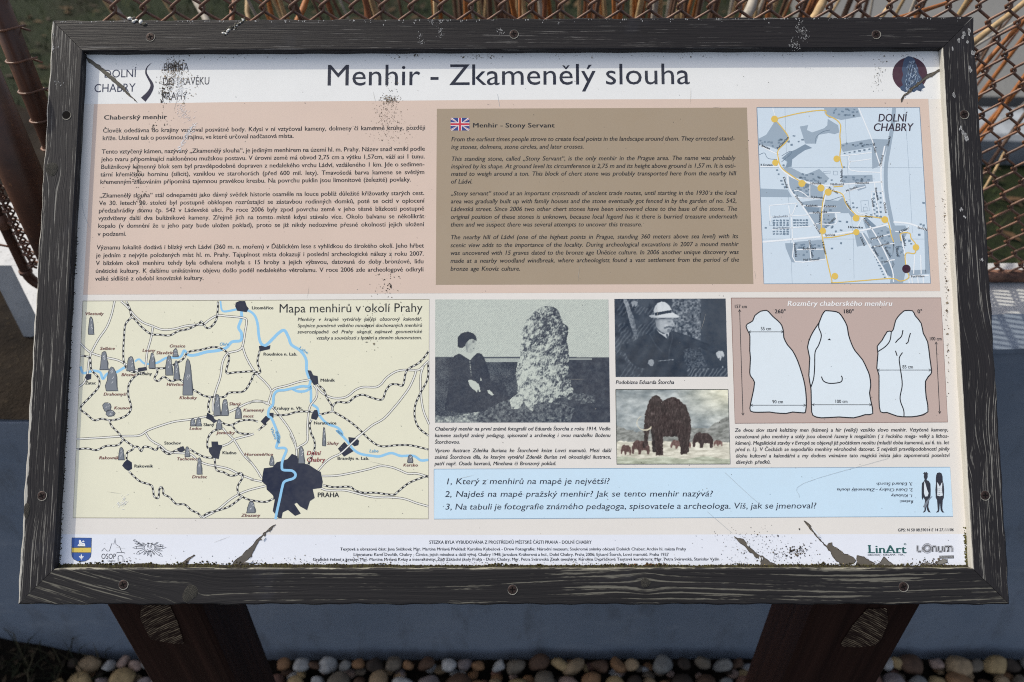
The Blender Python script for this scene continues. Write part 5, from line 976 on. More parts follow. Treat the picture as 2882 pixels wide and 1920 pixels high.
# bird droppings on the upper edge
def dropping(nm, pts, mats, label):
    m = Mesh(); rr = random.Random(len(pts))
    for nx, ny, r, k in pts:
        p = uv(nx, ny, 0); m.add([(p[0] + x * r * rr.uniform(.7, 1.2), p[1] + y * r * rr.uniform(.6, 1.1), max(-.001, z * r * .5 * rr.uniform(.6, 1.1))) for x, y, z in IV], IF, mat=k)
    o = on_board(m.build(nm, mats, smooth=True), board); o['label'] = label
rr = random.Random(4)
dropping('bird_dropping', [(358 + rr.gauss(0, 3) + 4 * k, 50 + 1.4 * k + rr.gauss(0, 2.5), rr.uniform(.0016, .0036), 1 if rr.random() < .25 else 0) for k in range(14)], [M_STONEWARE, M_DROPDARK], 'pale lump of dried bird dropping on the top edge')
dropping('dark_dropping', [(686 - 4.6 * k + rr.gauss(0, 3), 56 + 3.2 * k + rr.gauss(0, 4), rr.uniform(.0010, .0024), 0 if (rr.random() < .34) else 1) for k in range(13) for _ in range(3)], [M_STONEWARE, M_DROPDARK], 'crumbling dark dropping with pale rim')
M_FLECK = plain('peeled_pale_fleck', (.42, .42, .42), .8, .2, .3, 500, .3, .0005)
def splat(rail, pts, n, sp, r):
    m = Mesh()
    for _ in range(n):
        nx, ny = pts[rr.randrange(len(pts))]; p = uv(nx + rr.gauss(0, sp), ny + rr.gauss(0, sp), 0); q = rr.uniform(.3, 1.2) * r
        if p[0] < .0025 or p[0] > BW - .0025 or p[1] > BH - .0025: p[1] = min(p[1], BH - .0025); p[0] = min(max(p[0], .003), BW - .003)
        a0 = rr.uniform(0, 6); m.add([(p[0] + q * .6 * rr.uniform(.5, 1.1) * math.cos(a0 + k), p[1] + q * 1.5 * rr.uniform(.5, 1.1) * math.sin(a0 + k), .00022) for k in (0, 1.05, 2.1, 3.14, 4.2, 5.2)], [(0, 1, 2, 3, 4, 5)])
    o = m.build('paint_fleck', M_FLECK, rail); o['kind'] = 'stuff'
splat(railR, [(2713, 95), (2710, 105), (2726, 88), (2727, 95), (2699, 115), (2724, 117), (2738, 150), (2682, 140), (2729, 190), (2732, 198)], 80, 1.6, .0022)
splat(railR, [(2684, 268), (2706, 362), (2711, 372), (2716, 380), (2720, 390)], 50, 1.7, .0022); splat(railR, [(2762, 733), (2705, 590), (2716, 612)], 26, 2.2, .0012)
splat(railT, [(1215, 60), (1240, 58), (1240, 85), (1185, 100), (1186, 118), (1240, 100)], 120, 5, .0006); splat(railT, [(2250, 75), (2230, 125), (2265, 100), (2255, 85), (2240, 128)], 170, 7, .0006); splat(railT, [(1405, 85), (1412, 92)], 40, 4, .0006)
splat(railT, [(x, 58 - (x - 145) * .0042) for x in range(180, 2720, 45)], 220, 6, .0009)
splat(railL, [(150, 130), (155, 138), (148, 95), (160, 235), (172, 236)], 26, 4, .0010)

# ------------------------------------------------------------------ posts
PM = NB('brown_stained_post'); pv = PM.obj(); pg = PM.vmul(pv, (95, 95, 2.2)); pn = PM.noise(pg, 1, 4, .6)
PM.out(PM.mix(PM.ramp(pn, .35, .75), (.016, .0065, .005), (.040, .017, .012)), .58, .22); PM.bump(pn, .35, .0015); M_POST = PM.m
CM = NB('sawn_end_grain'); cv = CM.attr('grain', 'Vector'); wv = CM.n('TexWave', wave_type='BANDS', bands_direction='Y'); CM.L.new(cv, wv.inputs['Vector'])
wv.inputs['Scale'].default_value = 74; wv.inputs['Distortion'].default_value = 4; wv.inputs['Detail'].default_value = 3; wv.inputs['Detail Scale'].default_value = 1.4
pk = CM.noise(CM.vmul(cv, (40, 90, 1)), 1, 3, .7)
CM.out(CM.mix(CM.math('MULTIPLY', CM.ramp(wv.outputs[1], .45, .85), CM.ramp(pk, .42, .62)), (.028, .014, .010), (.40, .30, .19)), .85, .2); CM.bump(wv.outputs[1], .5, .0015); M_CUT = CM.m
def top_y(z): return 0
PY0, PY1 = .655, .775
def post_mesh(x0, x1):
    m = Mesh(); b = .006
    top = lambda y: BO[2] + (y - BO[1]) * (BU[2] / BU[1]) - .034 / BN[2] - .002
    ring = [(x0 + b, PY0), (x1 - b, PY0), (x1, PY0 + b), (x1, PY1 - b), (x1 - b, PY1), (x0 + b, PY1), (x0, PY1 - b), (x0, PY0 + b)]
    V = []; 
    for lv in range(9):
        for x, y in ring:
            zt = top(y); V.append((x, y - .87, -.35 + (zt + .35) * lv / 8))
    F = [(l * 8 + k, l * 8 + (k + 1) % 8, (l + 1) * 8 + (k + 1) % 8, (l + 1) * 8 + k) for l in range(8) for k in range(8)] + [tuple(64 + k for k in range(8)), tuple(reversed(range(8)))]
    m.add(V, F); return m
def xat(nx, ny, y): return hit(nx, ny, 1, y)[0]
for nm, xa, xb, cut in (('L', xat(300, 1714, PY0), xat(566, 1714, PY0), [(398,1704),(478,1704),(500,1752),(518,1812),(490,1812),(424,1800),(406,1766),(394,1740)]), ('R', xat(2290, 1716, PY0), xat(2590, 1716, PY0), [(2495,1712),(2500,1752),(2480,1800),(2462,1816),(2420,1822),(2372,1820),(2366,1812),(2400,1760),(2440,1714)])):
    p = post_mesh(xa, xb).build('post', M_POST, board)
    m = Mesh(); pts = [hit(x, y, 1, PY0 - .0012) for x, y in cut]; vs = [(q[0], q[1] - .87, q[2]) for q in pts]
    vs = [(a + (b_ - a) * t_, c + 0, e_) for (a, c, e_) in vs for b_, t_ in ((a, 0),)]
    c0 = np.mean(vs, 0); n = len(vs); back = [(x, y + .004, z) for x, y, z in vs]
    mir = 1 if nm == 'L' else -1
    g = [((x - c0[0]) * .5, (z - c0[2]) + -(x - c0[0]) * .75 * mir + (x - c0[0]) ** 2 * 3, 0) for x, y, z in vs + [tuple(c0)]]
    m.add(vs + [tuple(c0)], [(i, (i + 1) % n, n)[::-1] for i in range(n)], grain=g)
    o = m.build('sawn_patch', M_CUT, p); bm = bmesh.new(); bm.from_mesh(o.data)
    bmesh.ops.recalc_face_normals(bm, faces=bm.faces); bm.to_mesh(o.data); bm.free()
m = Mesh(); m.box((-.44, -.155, .672), (.44, -.075, .705), (.04, .02, .015)); 
o = m.build('cross_bar', M_POST, board)

# ================================================================== SETTING
# low wall with a paler coping
GZ = -.33; WY0 = float(hit(1441, 987, 2, .655)[1]); WZ = .672; YB = float(hit(1441, 889, 2, .672)[1]); WY1 = WY0 + .22; FY = 1.225
CL, CB = hit(84, 1056, 2, WZ), hit(-12, 806, 2, WZ)
WM = NB('blue_grey_wall_paint'); v = WM.obj(); n1 = WM.noise(v, 3.2, 5, .6); n2 = WM.noise(WM.vmul(v, (14, 14, 5)), 1, 5, .65); n3 = WM.noise(v, 120, 3, .6)
c = WM.mix(WM.ramp(n1, .3, .7), (.175, .215, .275), (.245, .28, .335)); c = WM.mix(WM.ramp(n2, .52, .70, 0, .55), c, (.12, .13, .145)); c = WM.mix(WM.ramp(WM.noise(WM.vmul(v, (5, 5, 16)), 1, 5, .7), .56, .72, 0, .35), c, (.33, .36, .40))
WM.out(WM.mix(WM.ramp(n3, .62, .75, 0, .35), c, (.07, .07, .07)), .82, .25); WM.bump(WM.math('ADD', n2, WM.math('MULTIPLY', n3, .4)), .35, .004); M_WALL = WM.m
KP = NB('weathered_coping'); v = KP.obj(); n1 = KP.noise(v, 7, 5, .62); n2 = KP.noise(v, 45, 4, .65); n3 = KP.noise(v, 260, 2, .5)
c = KP.mix(KP.ramp(n1, .35, .68), (.36, .37, .385), (.50, .50, .50)); c = KP.mix(KP.ramp(n2, .60, .70, 0, .55), c, (.17, .165, .15))
KP.out(KP.mix(KP.ramp(n3, .64, .74, 0, .6), c, (.08, .075, .06)), .8, .25); KP.bump(KP.math('ADD', n1, KP.math('MULTIPLY', n2, .5)), .4, .006); M_COP = KP.m
def prism(m, foot, z0, z1, sub=0):
    n = len(foot); m.add([(x, y, z0) for x, y in foot] + [(x, y, z1) for x, y in foot], [tuple(reversed(range(n))), tuple(range(n, 2 * n))] + [(i, (i + 1) % n, n + (i + 1) % n, n + i) for i in range(n)])
wall = empty('garden_wall', (0, WY0, 0)); tag(wall, 'low blue grey painted wall under the rusty fence, behind the board', 'wall')
m = Mesh(); xs = [(-.655 + .002, WY0 - .001)]; prism(m, [(CL[0] + .004, WY0 + .004), (2.6, WY0 + .004), (2.6, WY1 - .004), (CB[0] + .004, WY1 - .004)], GZ - .1, WZ - .0255)
o = m.build('wall_face', M_WALL); o.parent = wall; o.location = (0, -WY0, 0)
m = Mesh(); rr = random.Random(2)
edge = [(CL[0] + (2.6 - CL[0]) * i / 90, WY0 + rr.uniform(-.0012, .0012)) for i in range(91)]; top_in = [(x, y + .006) for x, y in edge]
bk = [(2.6, WY1), (CB[0], WY1)]
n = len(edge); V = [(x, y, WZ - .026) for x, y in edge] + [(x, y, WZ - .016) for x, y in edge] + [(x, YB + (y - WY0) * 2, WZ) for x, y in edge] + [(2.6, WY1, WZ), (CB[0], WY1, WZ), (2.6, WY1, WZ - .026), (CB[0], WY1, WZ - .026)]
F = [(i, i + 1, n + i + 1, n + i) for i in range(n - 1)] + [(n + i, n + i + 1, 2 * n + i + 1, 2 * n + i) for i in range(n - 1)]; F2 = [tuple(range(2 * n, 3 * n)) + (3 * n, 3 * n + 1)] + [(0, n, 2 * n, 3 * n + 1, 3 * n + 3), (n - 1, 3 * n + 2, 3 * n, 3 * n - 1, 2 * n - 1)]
m.add(V, F + F2); m.m = [0 if ((k % (n - 1)) / (n - 1)) * (2.6 - CL[0]) + CL[0] < -.35 else 1 for k in range(len(F))] + [0] * len(F2); o = m.build('coping', [M_COP, M_WALL]); o.parent = wall; o.location = (0, -WY0, 0)  # front slope in wall colour paints in the coping's shaded strip, left end pale
dn = (CB - CL) / (CB[1] - CL[1]); E0 = CL + dn * (WY1 + .002 - CL[1]); E1 = CL + dn * (1.50 - CL[1])
m = Mesh(); prism(m, [(E0[0], E0[1]), (-.42, WY1 + .002), (-.42, 1.50), (E1[0], 1.50)], GZ - .1, WZ - .001); o = m.build('pier_slab', M_COP); o.parent = wall; o.location = (0, -WY0, 0)
# lower continuation of the wall to the left, with dark soil on top
low = empty('low_kerb_wall', (-1.2, WY0, 0)); tag(low, 'dark low stretch of wall at the far left, half buried in soil', 'wall')
m = Mesh(); prism(m, [(-2.6, WY0 + .002), (CL[0] + .002, WY0 + .002), (CB[0], WY1 - .01), (-2.6, WY1 - .01)], GZ - .1, .48); o = m.build('wall_face', M_WALL); o.parent = low; o.location = (1.2, -WY0, 0)
SOIL = NB('dark_soil'); v = SOIL.obj(); n1 = SOIL.noise(v, 6, 6, .7); n2 = SOIL.noise(v, 90, 5, .7)
c = SOIL.mix(SOIL.ramp(n1, .35, .65), (.009, .007, .006), (.024, .018, .013)); SOIL.out(SOIL.mix(SOIL.ramp(n2, .58, .72, 0, .7), c, (.05, .038, .024)), .95, .1); SOIL.bump(n2, .8, .01); M_SOIL = SOIL.m
def sheet(name, x0, x1, y0, y1, nx, ny, zf, mat, smooth=True):
    X, Y = np.meshgrid(np.linspace(x0, x1, nx), np.linspace(y0, y1, ny)); Z = zf(X, Y)
    i = np.arange(nx * ny).reshape(ny, nx); F = np.stack([i[:-1, :-1], i[:-1, 1:], i[1:, 1:], i[1:, :-1]], -1).reshape(-1, 4)
    me = bpy.data.meshes.new(name); me.from_pydata(np.c_[X.ravel(), Y.ravel(), Z.ravel()].tolist(), [], F.tolist())
    if smooth: me.shade_smooth()
    return link(name, me, None, [mat])
# ground in front of the wall
gr = sheet('ground', -6, 6, -5, WY0 + .003, 60, 40, lambda X, Y: (fbm(X, Y, .6, 4, 3) - .5) * .02 + GZ - .03, M_SOIL); gr['kind'] = 'structure'
def heap(X, Y):
    e_ = np.clip((-.98 - X) / .35, 0, 1); return GZ - .04 + .17 * e_ * np.clip((Y - .5) / .5, 0, 1) + (fbm(X, Y, .12, 5, 5) - .5) * .09 * e_
o = sheet('soil_bank', -2.6, -.55, .3, WY0 + .004, 90, 40, heap, M_SOIL); o['kind'] = 'structure'
o = sheet('planting_bed', -2.6, CL[0] - .08, WY0 + .004, 2.3, 60, 30, lambda X, Y: .492 + (fbm(X, Y, .1, 5, 8) - .5) * .06, M_SOIL); o['kind'] = 'structure'
# garden behind
LAWN = NB('mown_lawn'); v = LAWN.obj(); n1 = LAWN.noise(v, 2.2, 5, .65); n2 = LAWN.noise(v, 60, 4, .7); n3 = LAWN.noise(v, .9, 3, .5)
c = LAWN.mix(LAWN.ramp(n2, .3, .7), (.006, .010, .004), (.022, .032, .009)); c = LAWN.mix(LAWN.ramp(n1, .48, .70, 0, .8), c, (.018, .014, .008)); c = LAWN.mix(LAWN.ramp(n3, .60, .7, 0, .7), c, (.075, .072, .014))
LAWN.out(c, .9, .15); LAWN.bump(n2, 1, .03); M_LAWN = LAWN.m
la = sheet('lawn', -60, 60, WY1 - .003, 120, 60, 60, lambda X, Y: -.05 + (fbm(X, Y, 2.0, 3, 12) - .5) * .06 * np.clip(8 / np.maximum(Y, 8), 0, 1), M_LAWN); la['kind'] = 'structure'
# ------------------------------------------------------------------ path and pale edging stones far right and left
PA = NB('grey_path'); v = PA.obj(); n1 = PA.noise(v, 3, 5, .6); n2 = PA.noise(v, 80, 3, .6)
PA.out(PA.mix(PA.ramp(n2, .3, .7), PA.mix(n1, (.085, .088, .09), (.15, .15, .145)), (.13, .13, .13)), .9, .2); PA.bump(n2, .4, .01)
m = Mesh(); prism(m, [(1.25, 3.35), (14, 3.1), (14, 9), (2.2, 9)], -.1, .03); o = m.build('path', PA.m); o['kind'] = 'structure'
M_EDGE = plain('pale_edging_stone', (.20, .215, .235), .8, .25, .4, 9, .3, .006)
def slab(x, y, w_, d_, h_, label, rot=0):
    m = Mesh(); r = random.Random(int(x * 100)); b = .02
    m.add([(-w_, -d_, -.1), (w_, -d_, -.1), (w_, d_, -.1), (-w_, d_, -.1), (-w_, -d_, h_ - b), (w_, -d_, h_ - b), (w_, d_, h_ - b), (-w_, d_, h_ - b), (-w_ + b, -d_ + b, h_), (w_ - b, -d_ + b, h_), (w_ - b, d_ - b, h_), (-w_ + b, d_ - b, h_)],
          [(0, 3, 2, 1), (8, 9, 10, 11)] + [(i, (i + 1) % 4, 4 + (i + 1) % 4, 4 + i) for i in range(4)] + [(4 + i, 4 + (i + 1) % 4, 8 + (i + 1) % 4, 8 + i) for i in range(4)])
    o = m.build('edging_stone', M_EDGE); o.location = (x, y, 0); o.rotation_euler = (0, 0, rot); tag(o, label, 'edging stone', 'pale edging stones in the garden')
slab(1.75, 3.05, .26, .13, .07, 'pale edging stone beyond the fence nearest the right side of the board', -.05)
slab(2.32, 2.98, .27, .13, .07, 'pale edging stone beyond the fence at the right rim of the photo', -.12)
slab(-1.86, 2.72, .20, .42, .05, 'pale slab seen between the two brown posts at the left', .25)

# ------------------------------------------------------------------ fence
b = NB('rusty_coated_wire'); v = b.obj(); n1 = b.noise(v, 30, 4, .65); n2 = b.noise(v, 320, 3, .6)
c = b.mix(b.ramp(n1, .40, .68), (.12, .065, .045), (.27, .125, .07)); c = b.mix(b.ramp(n2, .60, .72, 0, .7), c, (.06, .035, .025)); b.out(c, b.ramp(n1, .3, .7, .38, .62), .45); b.bump(n2, .3, .0006); M_WIRE = b.m
b = NB('brown_painted_pipe'); v = b.obj(); n1 = b.noise(v, 9, 5, .65); n2 = b.noise(v, 130, 3, .6)
c = b.mix(b.ramp(n1, .40, .66), (.050, .024, .017), (.105, .045, .026)); c = b.mix(b.ramp(n2, .63, .72, 0, .8), c, (.17, .075, .035)); b.out(c, .42, .45); b.bump(n2, .25, .001); M_PIPE = b.m
b = NB('rusty_rail'); v = b.obj(); n1 = b.noise(v, 22, 5, .65); n2 = b.noise(v, 150, 3, .6)
c = b.mix(b.ramp(n1, .38, .64), (.055, .028, .020), (.26, .13, .085)); c = b.mix(b.ramp(n2, .60, .70, 0, .8), c, (.05, .022, .014)); b.out(c, .6, .35); b.bump(n2, .4, .001); M_RUST = b.m
fence = empty('chain_link_fence', (.7, FY, WZ)); tag(fence, 'rusty brown chain link fence on a pipe rail above the wall', 'fence')
OFF = Vector((-.7, -FY, -WZ))
def child(m, name, mats, parent, loc, smooth=True):
    o = m.build(name, mats, parent, smooth=smooth); o.location = loc; return o
RZ = hit(2760, 776, 1, FY)[2]
m = Mesh(); pts = [Vector((-.645, 0, .055)), Vector((-.642, 0, .035)), Vector((-.630, 0, .014)), Vector((-.61, 0, .002)), Vector((-.58, 0, 0))]
pts = []
m.tube([(-.60 + i * .16, 0, .0015 * math.sin(i * 1.1)) for i in range(21)], .0115, 12); child(m, 'bottom_rail', M_RUST, fence, (-.7, 0, RZ - WZ))
m = Mesh(); m.tube([(-.60 + i * .4, 0, 0) for i in range(9)], .0115, 10); child(m, 'top_rail', M_RUST, fence, (-.7, 0, 1.27 - WZ))
PW, PHH = .0212, .0475; z0 = RZ + .002; z1 = 1.27
def wire_mesh(seed):
    rr = random.Random(seed); m = Mesh(); r = .00215; pts = []; k = 0; z = 0
    N_ = int((z1 - z0) / (PHH / 2)); amp = PW / 2 + .0026
    for i in range(N_ + 1):
        sgn = 1 if i % 2 == 0 else -1; zc = i * PHH / 2 + rr.uniform(-.0004, .0004)
        for t_, dx in ((-.0042, .88), (-.0018, .985), (.0018, .985), (.0042, .88)):
            pts.append((sgn * amp * dx + rr.uniform(-.0002, .0002), (-.0026 if t_ < 0 else .0026) * sgn, zc + t_))
    m.tube(pts, r, 6, cap=True); return m
WM_ = []
for sd in range(3):
    o = wire_mesh(sd).build('wire', M_WIRE, smooth=True); WM_.append(o.data); bpy.data.objects.remove(o)
nw = 0; x = -.585
while x < 2.3:
    o = bpy.data.objects.new('wire', WM_[nw % 3]); COL.objects.link(o); o.parent = fence
    o.location = (x - .7, 0, z0 - WZ + (0)); 
    o.rotation_euler = (0, math.radians(random.uniform(-.12, .12)), math.pi * (nw % 2))
    nw += 1; x += PW
# end post wrapped by the mesh ends
pa = hit(112, 330, 1, FY); XA = pa[0] + 0.004
m = Mesh(); m.tube([(0, 0, 0), (0, 0, .3), (0, 0, .62)], .0165, 18); child(m, 'end_post', M_PIPE, fence, (XA - .7, 0, 0))
m = Mesh()
for k in range(13):
    zc = .035 + k * PHH; m.tube([(.0185 * math.cos(a) + (.012 if i in (0, 12) else 0), .0185 * math.sin(a), zc + .010 * (i / 12 - .5)) for i, a in enumerate(np.linspace(.15, 6.13, 13))], .0017, 6)
child(m, 'mesh_end_loops', M_WIRE, fence, (XA - .7, 0, 0))['kind'] = 'stuff'
m = Mesh(); m.tube([(0, 0, 0), (0, 0, .66)], .017, 16); child(m, 'end_post', M_PIPE, fence, (1.95 - .7, .02, 0))

# stout pipe post in front of the fence end
pb = hit(62, 480, 1, 1.13); post = empty('pipe_post', (pb[0] - .003, 1.13, WZ)); tag(post, 'stout smooth brown pipe post standing left of the board', 'post')
m = Mesh(); m.tube([(0, 0, -.003), (0, 0, .2), (0, 0, .52)], .029, 24); child(m, 'pipe', M_PIPE, post, (0, 0, 0))
m = Mesh(); m.tube([(0, 0, .52), (0, 0, .528), (0, 0, .532)], [.030, .030, .018], 24); child(m, 'cap', M_PIPE, post, (0, 0, 0))
m = Mesh(); m.tube([(0, 0, -.002), (0, 0, .006)], .034, 24); child(m, 'collar', M_PIPE, post, (0, 0, 0))

# gate frame: thin pipe with a rounded lower corner, mesh selvedge beside it
GY_ = 1.165; pc = hit(14, 640, 1, GY_); pe = hit(98, 812, 1, GY_)
gate = empty('gate_frame', (pc[0], GY_, WZ)); tag(gate, 'thin brown pipe frame with rounded bottom corner at the left edge', 'gate')
ze = pe[2] - WZ; m = Mesh()
arc = [(.035 - .035 * math.cos(a), 0, ze + .035 - .035 * math.sin(a)) for a in np.linspace(0, math.pi / 2, 8)]
m.tube([(0, 0, .36), (0, 0, .3), (0, 0, ze + .05)] + arc + [(.12, 0, ze), (.3, 0, ze)], .0085, 14); child(m, 'frame_pipe', M_PIPE, gate, (0, 0, 0))
m = Mesh(); m.tube([(0, 0, ze + .034), (0, 0, ze + .040)], .0108, 14); child(m, 'collar', M_RUST, gate, (0, 0, 0)); m = Mesh(); m.tube([(0, 0, ze + .125), (0, 0, ze + .150)], .0100, 14); child(m, 'collar', M_RUST, gate, (0, 0, 0))
m = Mesh(); rr = random.Random(8)
for k in range(3):
    m.tube([(.019 + .0055 * math.sin(i * 1.55 + k * 2.1), .0055 * math.cos(i * 1.55 + k * 2.1), ze + .045 + i * .0075) for i in range(34)], .0019, 6)
for k in range(13): m.tube([(.019 + .009 * math.cos(a), .008 * math.sin(a), ze + .05 + k * .021 + a * .0008) for a in np.linspace(0, 5.6, 8)], .0017, 6)
child(m, 'twisted_mesh_edge', M_RUST, gate, (0, 0, 0))['kind'] = 'stuff'
m = Mesh()
for k in range(6):
    zc = ze + .08 + k * .042; m.tube([(-.16, 0, zc + .02), (-.10, .002, zc - .004), (-.05, -.002, zc + .02), (.019, 0, zc)], .0018, 6)
child(m, 'mesh_wire', M_WIRE, gate, (0, 0, 0))['kind'] = 'stuff'

# ------------------------------------------------------------------ canes of a willow behind the fence
M_CANE = colattr('cane_bark', .6, .35, .35, 70, .25, .001)
CN = {'orange': (.30, .105, .025), 'tan': (.36, .25, .13), 'brown': (.10, .055, .035), 'grey': (.30, .27, .23), 'rust': (.19, .07, .03)}
shrub = empty('willow_shrub', (.12, 1.95, 0)); tag(shrub, 'bare shrub of orange and tan canes growing behind the fence', 'shrub')
rr = random.Random(21)
def cane(p0, p1, r, c, bend=.05, bare=True):
    p0, p1 = Vector(p0), Vector(p1); n_ = 10; off = Vector((rr.uniform(-1, 1), rr.uniform(-1, 1), rr.uniform(-.4, .4))) * bend; pts = []
    for i in range(n_ + 1):
        t_ = i / n_; pts.append(p0.lerp(p1, t_) + off * math.sin(t_ * math.pi) + Vector((rr.uniform(-1, 1), rr.uniform(-1, 1), 0)) * .0015)
    m = Mesh(); m.tube(pts, [r * (1 - .45 * i / n_) * (1.12 if i % 3 == 0 else 1) for i in range(n_ + 1)], 7, CN[c])
    return m
for k in range(150):
    xb = rr.gauss(.20, .27); yb = rr.uniform(1.5, 2.2); lean = (xb - .18) * .5 + rr.gauss(0, .13); L = rr.uniform(1.12, 1.42)
    c = rr.choice(['orange', 'orange', 'rust', 'tan', 'tan', 'brown', 'brown', 'grey'])
    o = cane((xb, yb, -.03), (xb + lean * L, yb + rr.gauss(.05, .14), L), rr.uniform(.0035, .0085), c, .06).build('cane', M_CANE, shrub, smooth=True); o.location = (-.12, -1.95, 0)
for (a, b_, y_, r, c) in (((2600, 175), (2900, -20), 1.16, .007, 'tan'), ((2628, 215), (2890, 50), 1.25, .0035, 'grey'), ((2620, 395), (2900, 50), 1.12, .0058, 'orange'), ((2640, 330), (2760, 200), 1.3, .003, 'grey'), ((2640, 560), (2900, 190), 1.16, .005, 'orange'),
                          ((2630, 700), (2880, 330), 1.35, .006, 'brown'), ((2530, 40), (2700, -10), 1.15, .0045, 'orange'), ((2650, 640), (2790, 470), 1.2, .004, 'tan'), ((2440, 60), (2520, -60), 1.2, .005, 'tan'), ((2700, 420), (2890, 280), 1.5, .003, 'grey'),
                          ((2260, 60), (2330, -60), 1.2, .009, 'tan'), ((2075, 60), (2130, -60), 1.2, .011, 'grey'), ((560, 60), (500, -60), 1.3, .008, 'grey'), ((640, 60), (660, -60), 1.35, .006, 'rust'), ((850, 60), (900, -60), 1.3, .007, 'orange'), ((725, 60), (700, -60), 1.6, .006, 'tan')):
    y_ += .17; p, q = hit(*a, 1, y_), hit(*b_, 1, y_ + .08); d = Vector(p - q); p0 = Vector(p) + d * 1.1; p1 = Vector(q) - d * .25
    o = cane(p0, p1, r, c, .02).build('cane', M_CANE, shrub, smooth=True); o.location = (-.12, -1.95, 0)
# ground litter and dark low growth behind the fence
M_LEAF = colattr('dry_leaf', .85, .2, .4, 90, .3, .002)
def litter(name, n, xr, yr, z, cols, size, label_kind='stuff', up=.5):
    m = Mesh(); r = random.Random(n)
    for _ in range(n):
        x, y = r.uniform(*xr), r.uniform(*yr); a = r.uniform(0, 6.28); s = size * r.uniform(.5, 1.4); t_ = r.uniform(-up, up); zz = z(x, y) + r.uniform(.002, .03 * up + .004)
        ca, sa = math.cos(a), math.sin(a); v = [(-1, 0, 0), (0, -.38, .12), (1, 0, t_), (0, .38, .12), (0, 0, .02)]
        m.add([(x + s * (p * ca - q * sa), y + s * (p * sa + q * ca), zz + s * w_) for p, q, w_ in v], [(0, 1, 4), (1, 2, 4), (2, 3, 4), (3, 0, 4)], r.choice(cols))
    o = m.build(name, M_LEAF); o['kind'] = 'stuff'; return o
litter('fallen_leaves', 2600, (-4, 4), (WY1 + .02, 6), lambda x, y: -.05, [(.07, .04, .02), (.11, .07, .035), (.035, .025, .014), (.03, .035, .01)], .03)
litter('leaf_litter', 1500, (-1.8, -.96), (.5, 1.04), lambda x, y: float(heap(np.array(x), np.array(y))), [(.03, .022, .014), (.06, .042, .025), (.018, .015, .01), (.02, .022, .01)], .014)
m = Mesh(); r = random.Random(31)
for _ in range(900):
    x, y = r.uniform(-1.8, -.98), r.uniform(.6, 1.04); z = float(heap(np.array(x), np.array(y))); a = r.uniform(0, 6.28); L = r.uniform(.03, .13); w_ = .0013; ln = r.uniform(.3, 1.1)
    ca, sa = math.cos(a), math.sin(a); c = r.choice([(.02, .022, .01), (.04, .034, .018), (.014, .016, .008), (.06, .05, .028)])
    m.add([(x - sa * w_, y + ca * w_, z), (x + sa * w_, y - ca * w_, z), (x + ca * L * ln * .4 + sa * w_, min(WY0 - .003, y + sa * L * ln * .4 - ca * w_), z + L * .6), (x + ca * L * ln * .4 - sa * w_, min(WY0 - .003, y + sa * L * ln * .4 + ca * w_), z + L * .6), (x + ca * L * ln, min(WY0 - .003, y + sa * L * ln), z + L * .75)], [(0, 1, 2, 3), (3, 2, 4)], c)
o = m.build('dry_grass', M_LEAF); o['kind'] = 'stuff'
m = Mesh(); r = random.Random(41)
for _ in range(16000):
    x = r.uniform(-5, 6); y = r.uniform(WY1 + .03, 7.5); s = .012 + .004 * y
    if x > 1.2 and y > 3.05: continue
    a = r.uniform(0, 6.28); ca, sa = math.cos(a), math.sin(a); h_ = r.uniform(.02, .07); w_ = .002 + .0006 * y
    m.add([(x - sa * w_, y + ca * w_, -.05), (x + sa * w_, y - ca * w_, -.05), (x + ca * h_ * .6, y + sa * h_ * .6, -.05 + h_)], [(0, 1, 2)], r.choice([(.016, .028, .008), (.028, .042, .012), (.05, .055, .016), (.012, .02, .008)]))
o = m.build('grass', M_LEAF); o['kind'] = 'stuff'

# ------------------------------------------------------------------ pebbles along the foot of the wall
ico = bmesh.new(); bmesh.ops.create_icosphere(ico, subdivisions=3, radius=1); PV = np.array([v.co for v in ico.verts]); PF = [tuple(v.index for v in f_.verts) for f_ in ico.faces]; ico.free()
PC = {'tan': (.38, .27, .16), 'orange': (.31, .17, .085), 'brown': (.12, .07, .045), 'dark brown': (.055, .04, .03), 'grey': (.24, .235, .22), 'pale grey': (.46, .45, .43), 'mauve grey': (.29, .24, .23), 'pinkish': (.38, .27, .22), 'yellow': (.45, .32, .16), 'grey brown': (.20, .165, .125), 'white': (.58, .57, .55), 'reddish': (.22, .115, .085)}
PC = {k: tuple(x * .82 for x in v_) for k, v_ in PC.items()}
def pebble_verts(r, seed):
    rs = np.random.default_rng(seed); A = rs.normal(size=(5, 3)); A /= np.linalg.norm(A, axis=1)[:, None]; k = 1 + sum(.13 * rs.uniform(-1, 1) * np.cos(rs.uniform(1.2, 3.2) * (PV @ A[i]) + rs.uniform(0, 6)) for i in range(5))
    V = PV * k[:, None]
    for i in range(5): n_ = rs.normal(size=3); n_ /= np.linalg.norm(n_); d = V @ n_; V = V - np.maximum(d - .70, 0)[:, None] * n_ * .7
    return V * np.array(r)
ORD = 'first second third fourth fifth sixth seventh eighth ninth tenth eleventh twelfth thirteenth fourteenth fifteenth sixteenth seventeenth eighteenth nineteenth twentieth'.split()
ORD += ['twenty-' + x for x in ORD[:9]] + ['thirtieth'] + ['thirty-' + x for x in ORD[:9]] + ['fortieth'] + ['forty-' + x for x in ORD[:9]] + ['fiftieth'] + ['fifty-' + x for x in ORD[:9]]
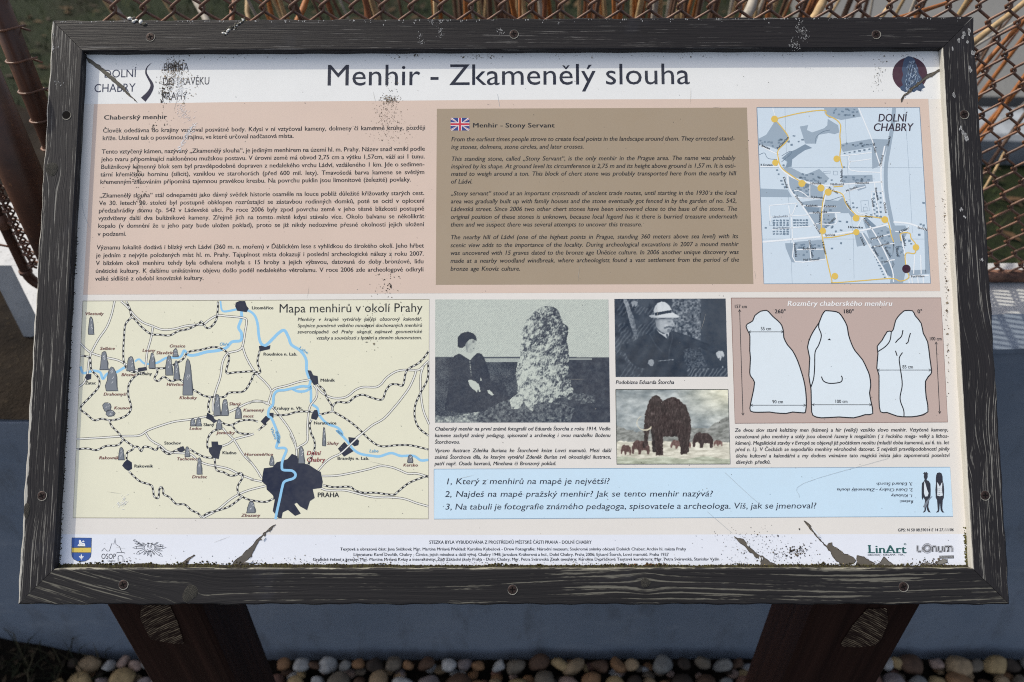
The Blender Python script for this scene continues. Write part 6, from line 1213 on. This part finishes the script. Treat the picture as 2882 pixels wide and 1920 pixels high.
BACKROW = [(205,'dark brown',34),(243,'tan',74),(300,'pale grey',38),(342,'pinkish',44),(380,'pinkish',36),(408,'grey',30),(795,'orange',40),(848,'pale grey',46),(885,'brown',30),(918,'pale grey',52),(972,'grey',34),(1008,'orange',34),(1054,'dark brown',46),(1106,'grey brown',50),(1146,'orange',30),(1201,'brown',50),(1262,'white',50),(1308,'mauve grey',42),(1347,'orange',36),(1404,'pale grey',36),(1448,'grey brown',50),(1521,'brown',56),(1578,'yellow',50),(1622,'tan',62),(1690,'brown',44),(1740,'orange',50),(1780,'tan',40),(1868,'grey',62),(1925,'dark brown',40),(1980,'grey brown',50),(2035,'grey',50),(2080,'brown',34),
           (2508,'pale grey',38),(2528,'yellow',38),(2570,'brown',72),(2640,'pinkish',42),(2700,'tan',76),(2752,'grey brown',40),(2800,'yellow',66),(2850,'dark brown',50),(2900,'grey',50)]
rr = random.Random(77); rows = {0: [], 1: []}
for nx, c, wpx in BACKROW:
    p = hit(nx, 1868, 2, GZ + .022); rows[0].append((p[0], WY0 - .034 + rr.uniform(-.004, .003), c, wpx / 2400 * 2.04 / 2 * 1.08))
x = -1.1
while x < 1.32:
    w_ = rr.uniform(.016, .033); x += w_; rows[1].append((x, WY0 - .08 + rr.uniform(-.006, .008), rr.choice(list(PC)), w_)); x += w_ + .001
bed = Mesh()
postpx = ((290, 790), (2040, 2500))
for ri, lst in rows.items():
    lst.sort(); k = 0
    for x, y, c, w_ in lst:
        cxp = 1441 + x * 2400 / 2.03; hidden = any(a + 25 < cxp < b_ - 30 for a, b_ in ((420, 745), (2105, 2450)))
        asp = rr.uniform(.7, .95); hh = w_ * rr.uniform(.62, .85); V = pebble_verts((w_, w_ * asp * (1 if ri else .9), max(hh, .013)), rr.randrange(99999))
        R = Matrix.Rotation(rr.uniform(-.5, .5), 3, 'Y') @ Matrix.Rotation(rr.uniform(-.6, .6), 3, 'X') @ Matrix.Rotation(rr.uniform(-.6, .6), 3, 'Z'); V = V @ np.array(R).T
        zc = GZ + rr.uniform(.008, .018) - (.006 if ri else 0); y = min(y, WY0 - .002 - V[:, 1].max())
        if hidden: bed.add(V + np.array((x, y, zc)), PF, PC[c]); continue
        m = Mesh(); m.add(V, PF, PC[c]); o = m.build('pebble', M_PEB, smooth=True); o.location = (x, y, zc)
        sz = 'large' if w_ > .031 else ('small' if w_ < .020 else 'rounded')
        tag(o, f"{sz} {c} pebble, {ORD[k]} from the left in the {'row touching the wall' if ri == 0 else 'second row out from the wall'}", 'pebble', 'river pebbles along the foot of the wall'); k += 1
for _ in range(760):
    x, y = rr.uniform(-1.5, 1.5), rr.uniform(.40, WY0 - .10); w_ = rr.uniform(.015, .030); V = pebble_verts((w_, w_ * .8, w_ * .6), rr.randrange(40))
    bed.add(V + np.array((x, y, GZ + rr.uniform(-.012, .008))), PF, rr.choice(list(PC.values())))
for _ in range(200):
    x, y = rr.uniform(-1.1, 1.4), rr.uniform(WY0 - .10, WY0 - .02); w_ = rr.uniform(.010, .016); V = pebble_verts((w_, w_ * .8, w_ * .6), rr.randrange(40)); bed.add(V + np.array((x, y, GZ - .014)), PF, rr.choice(list(PC.values())))
o = bed.build('pebble_bed', M_PEB, smooth=True); o['kind'] = 'stuff'
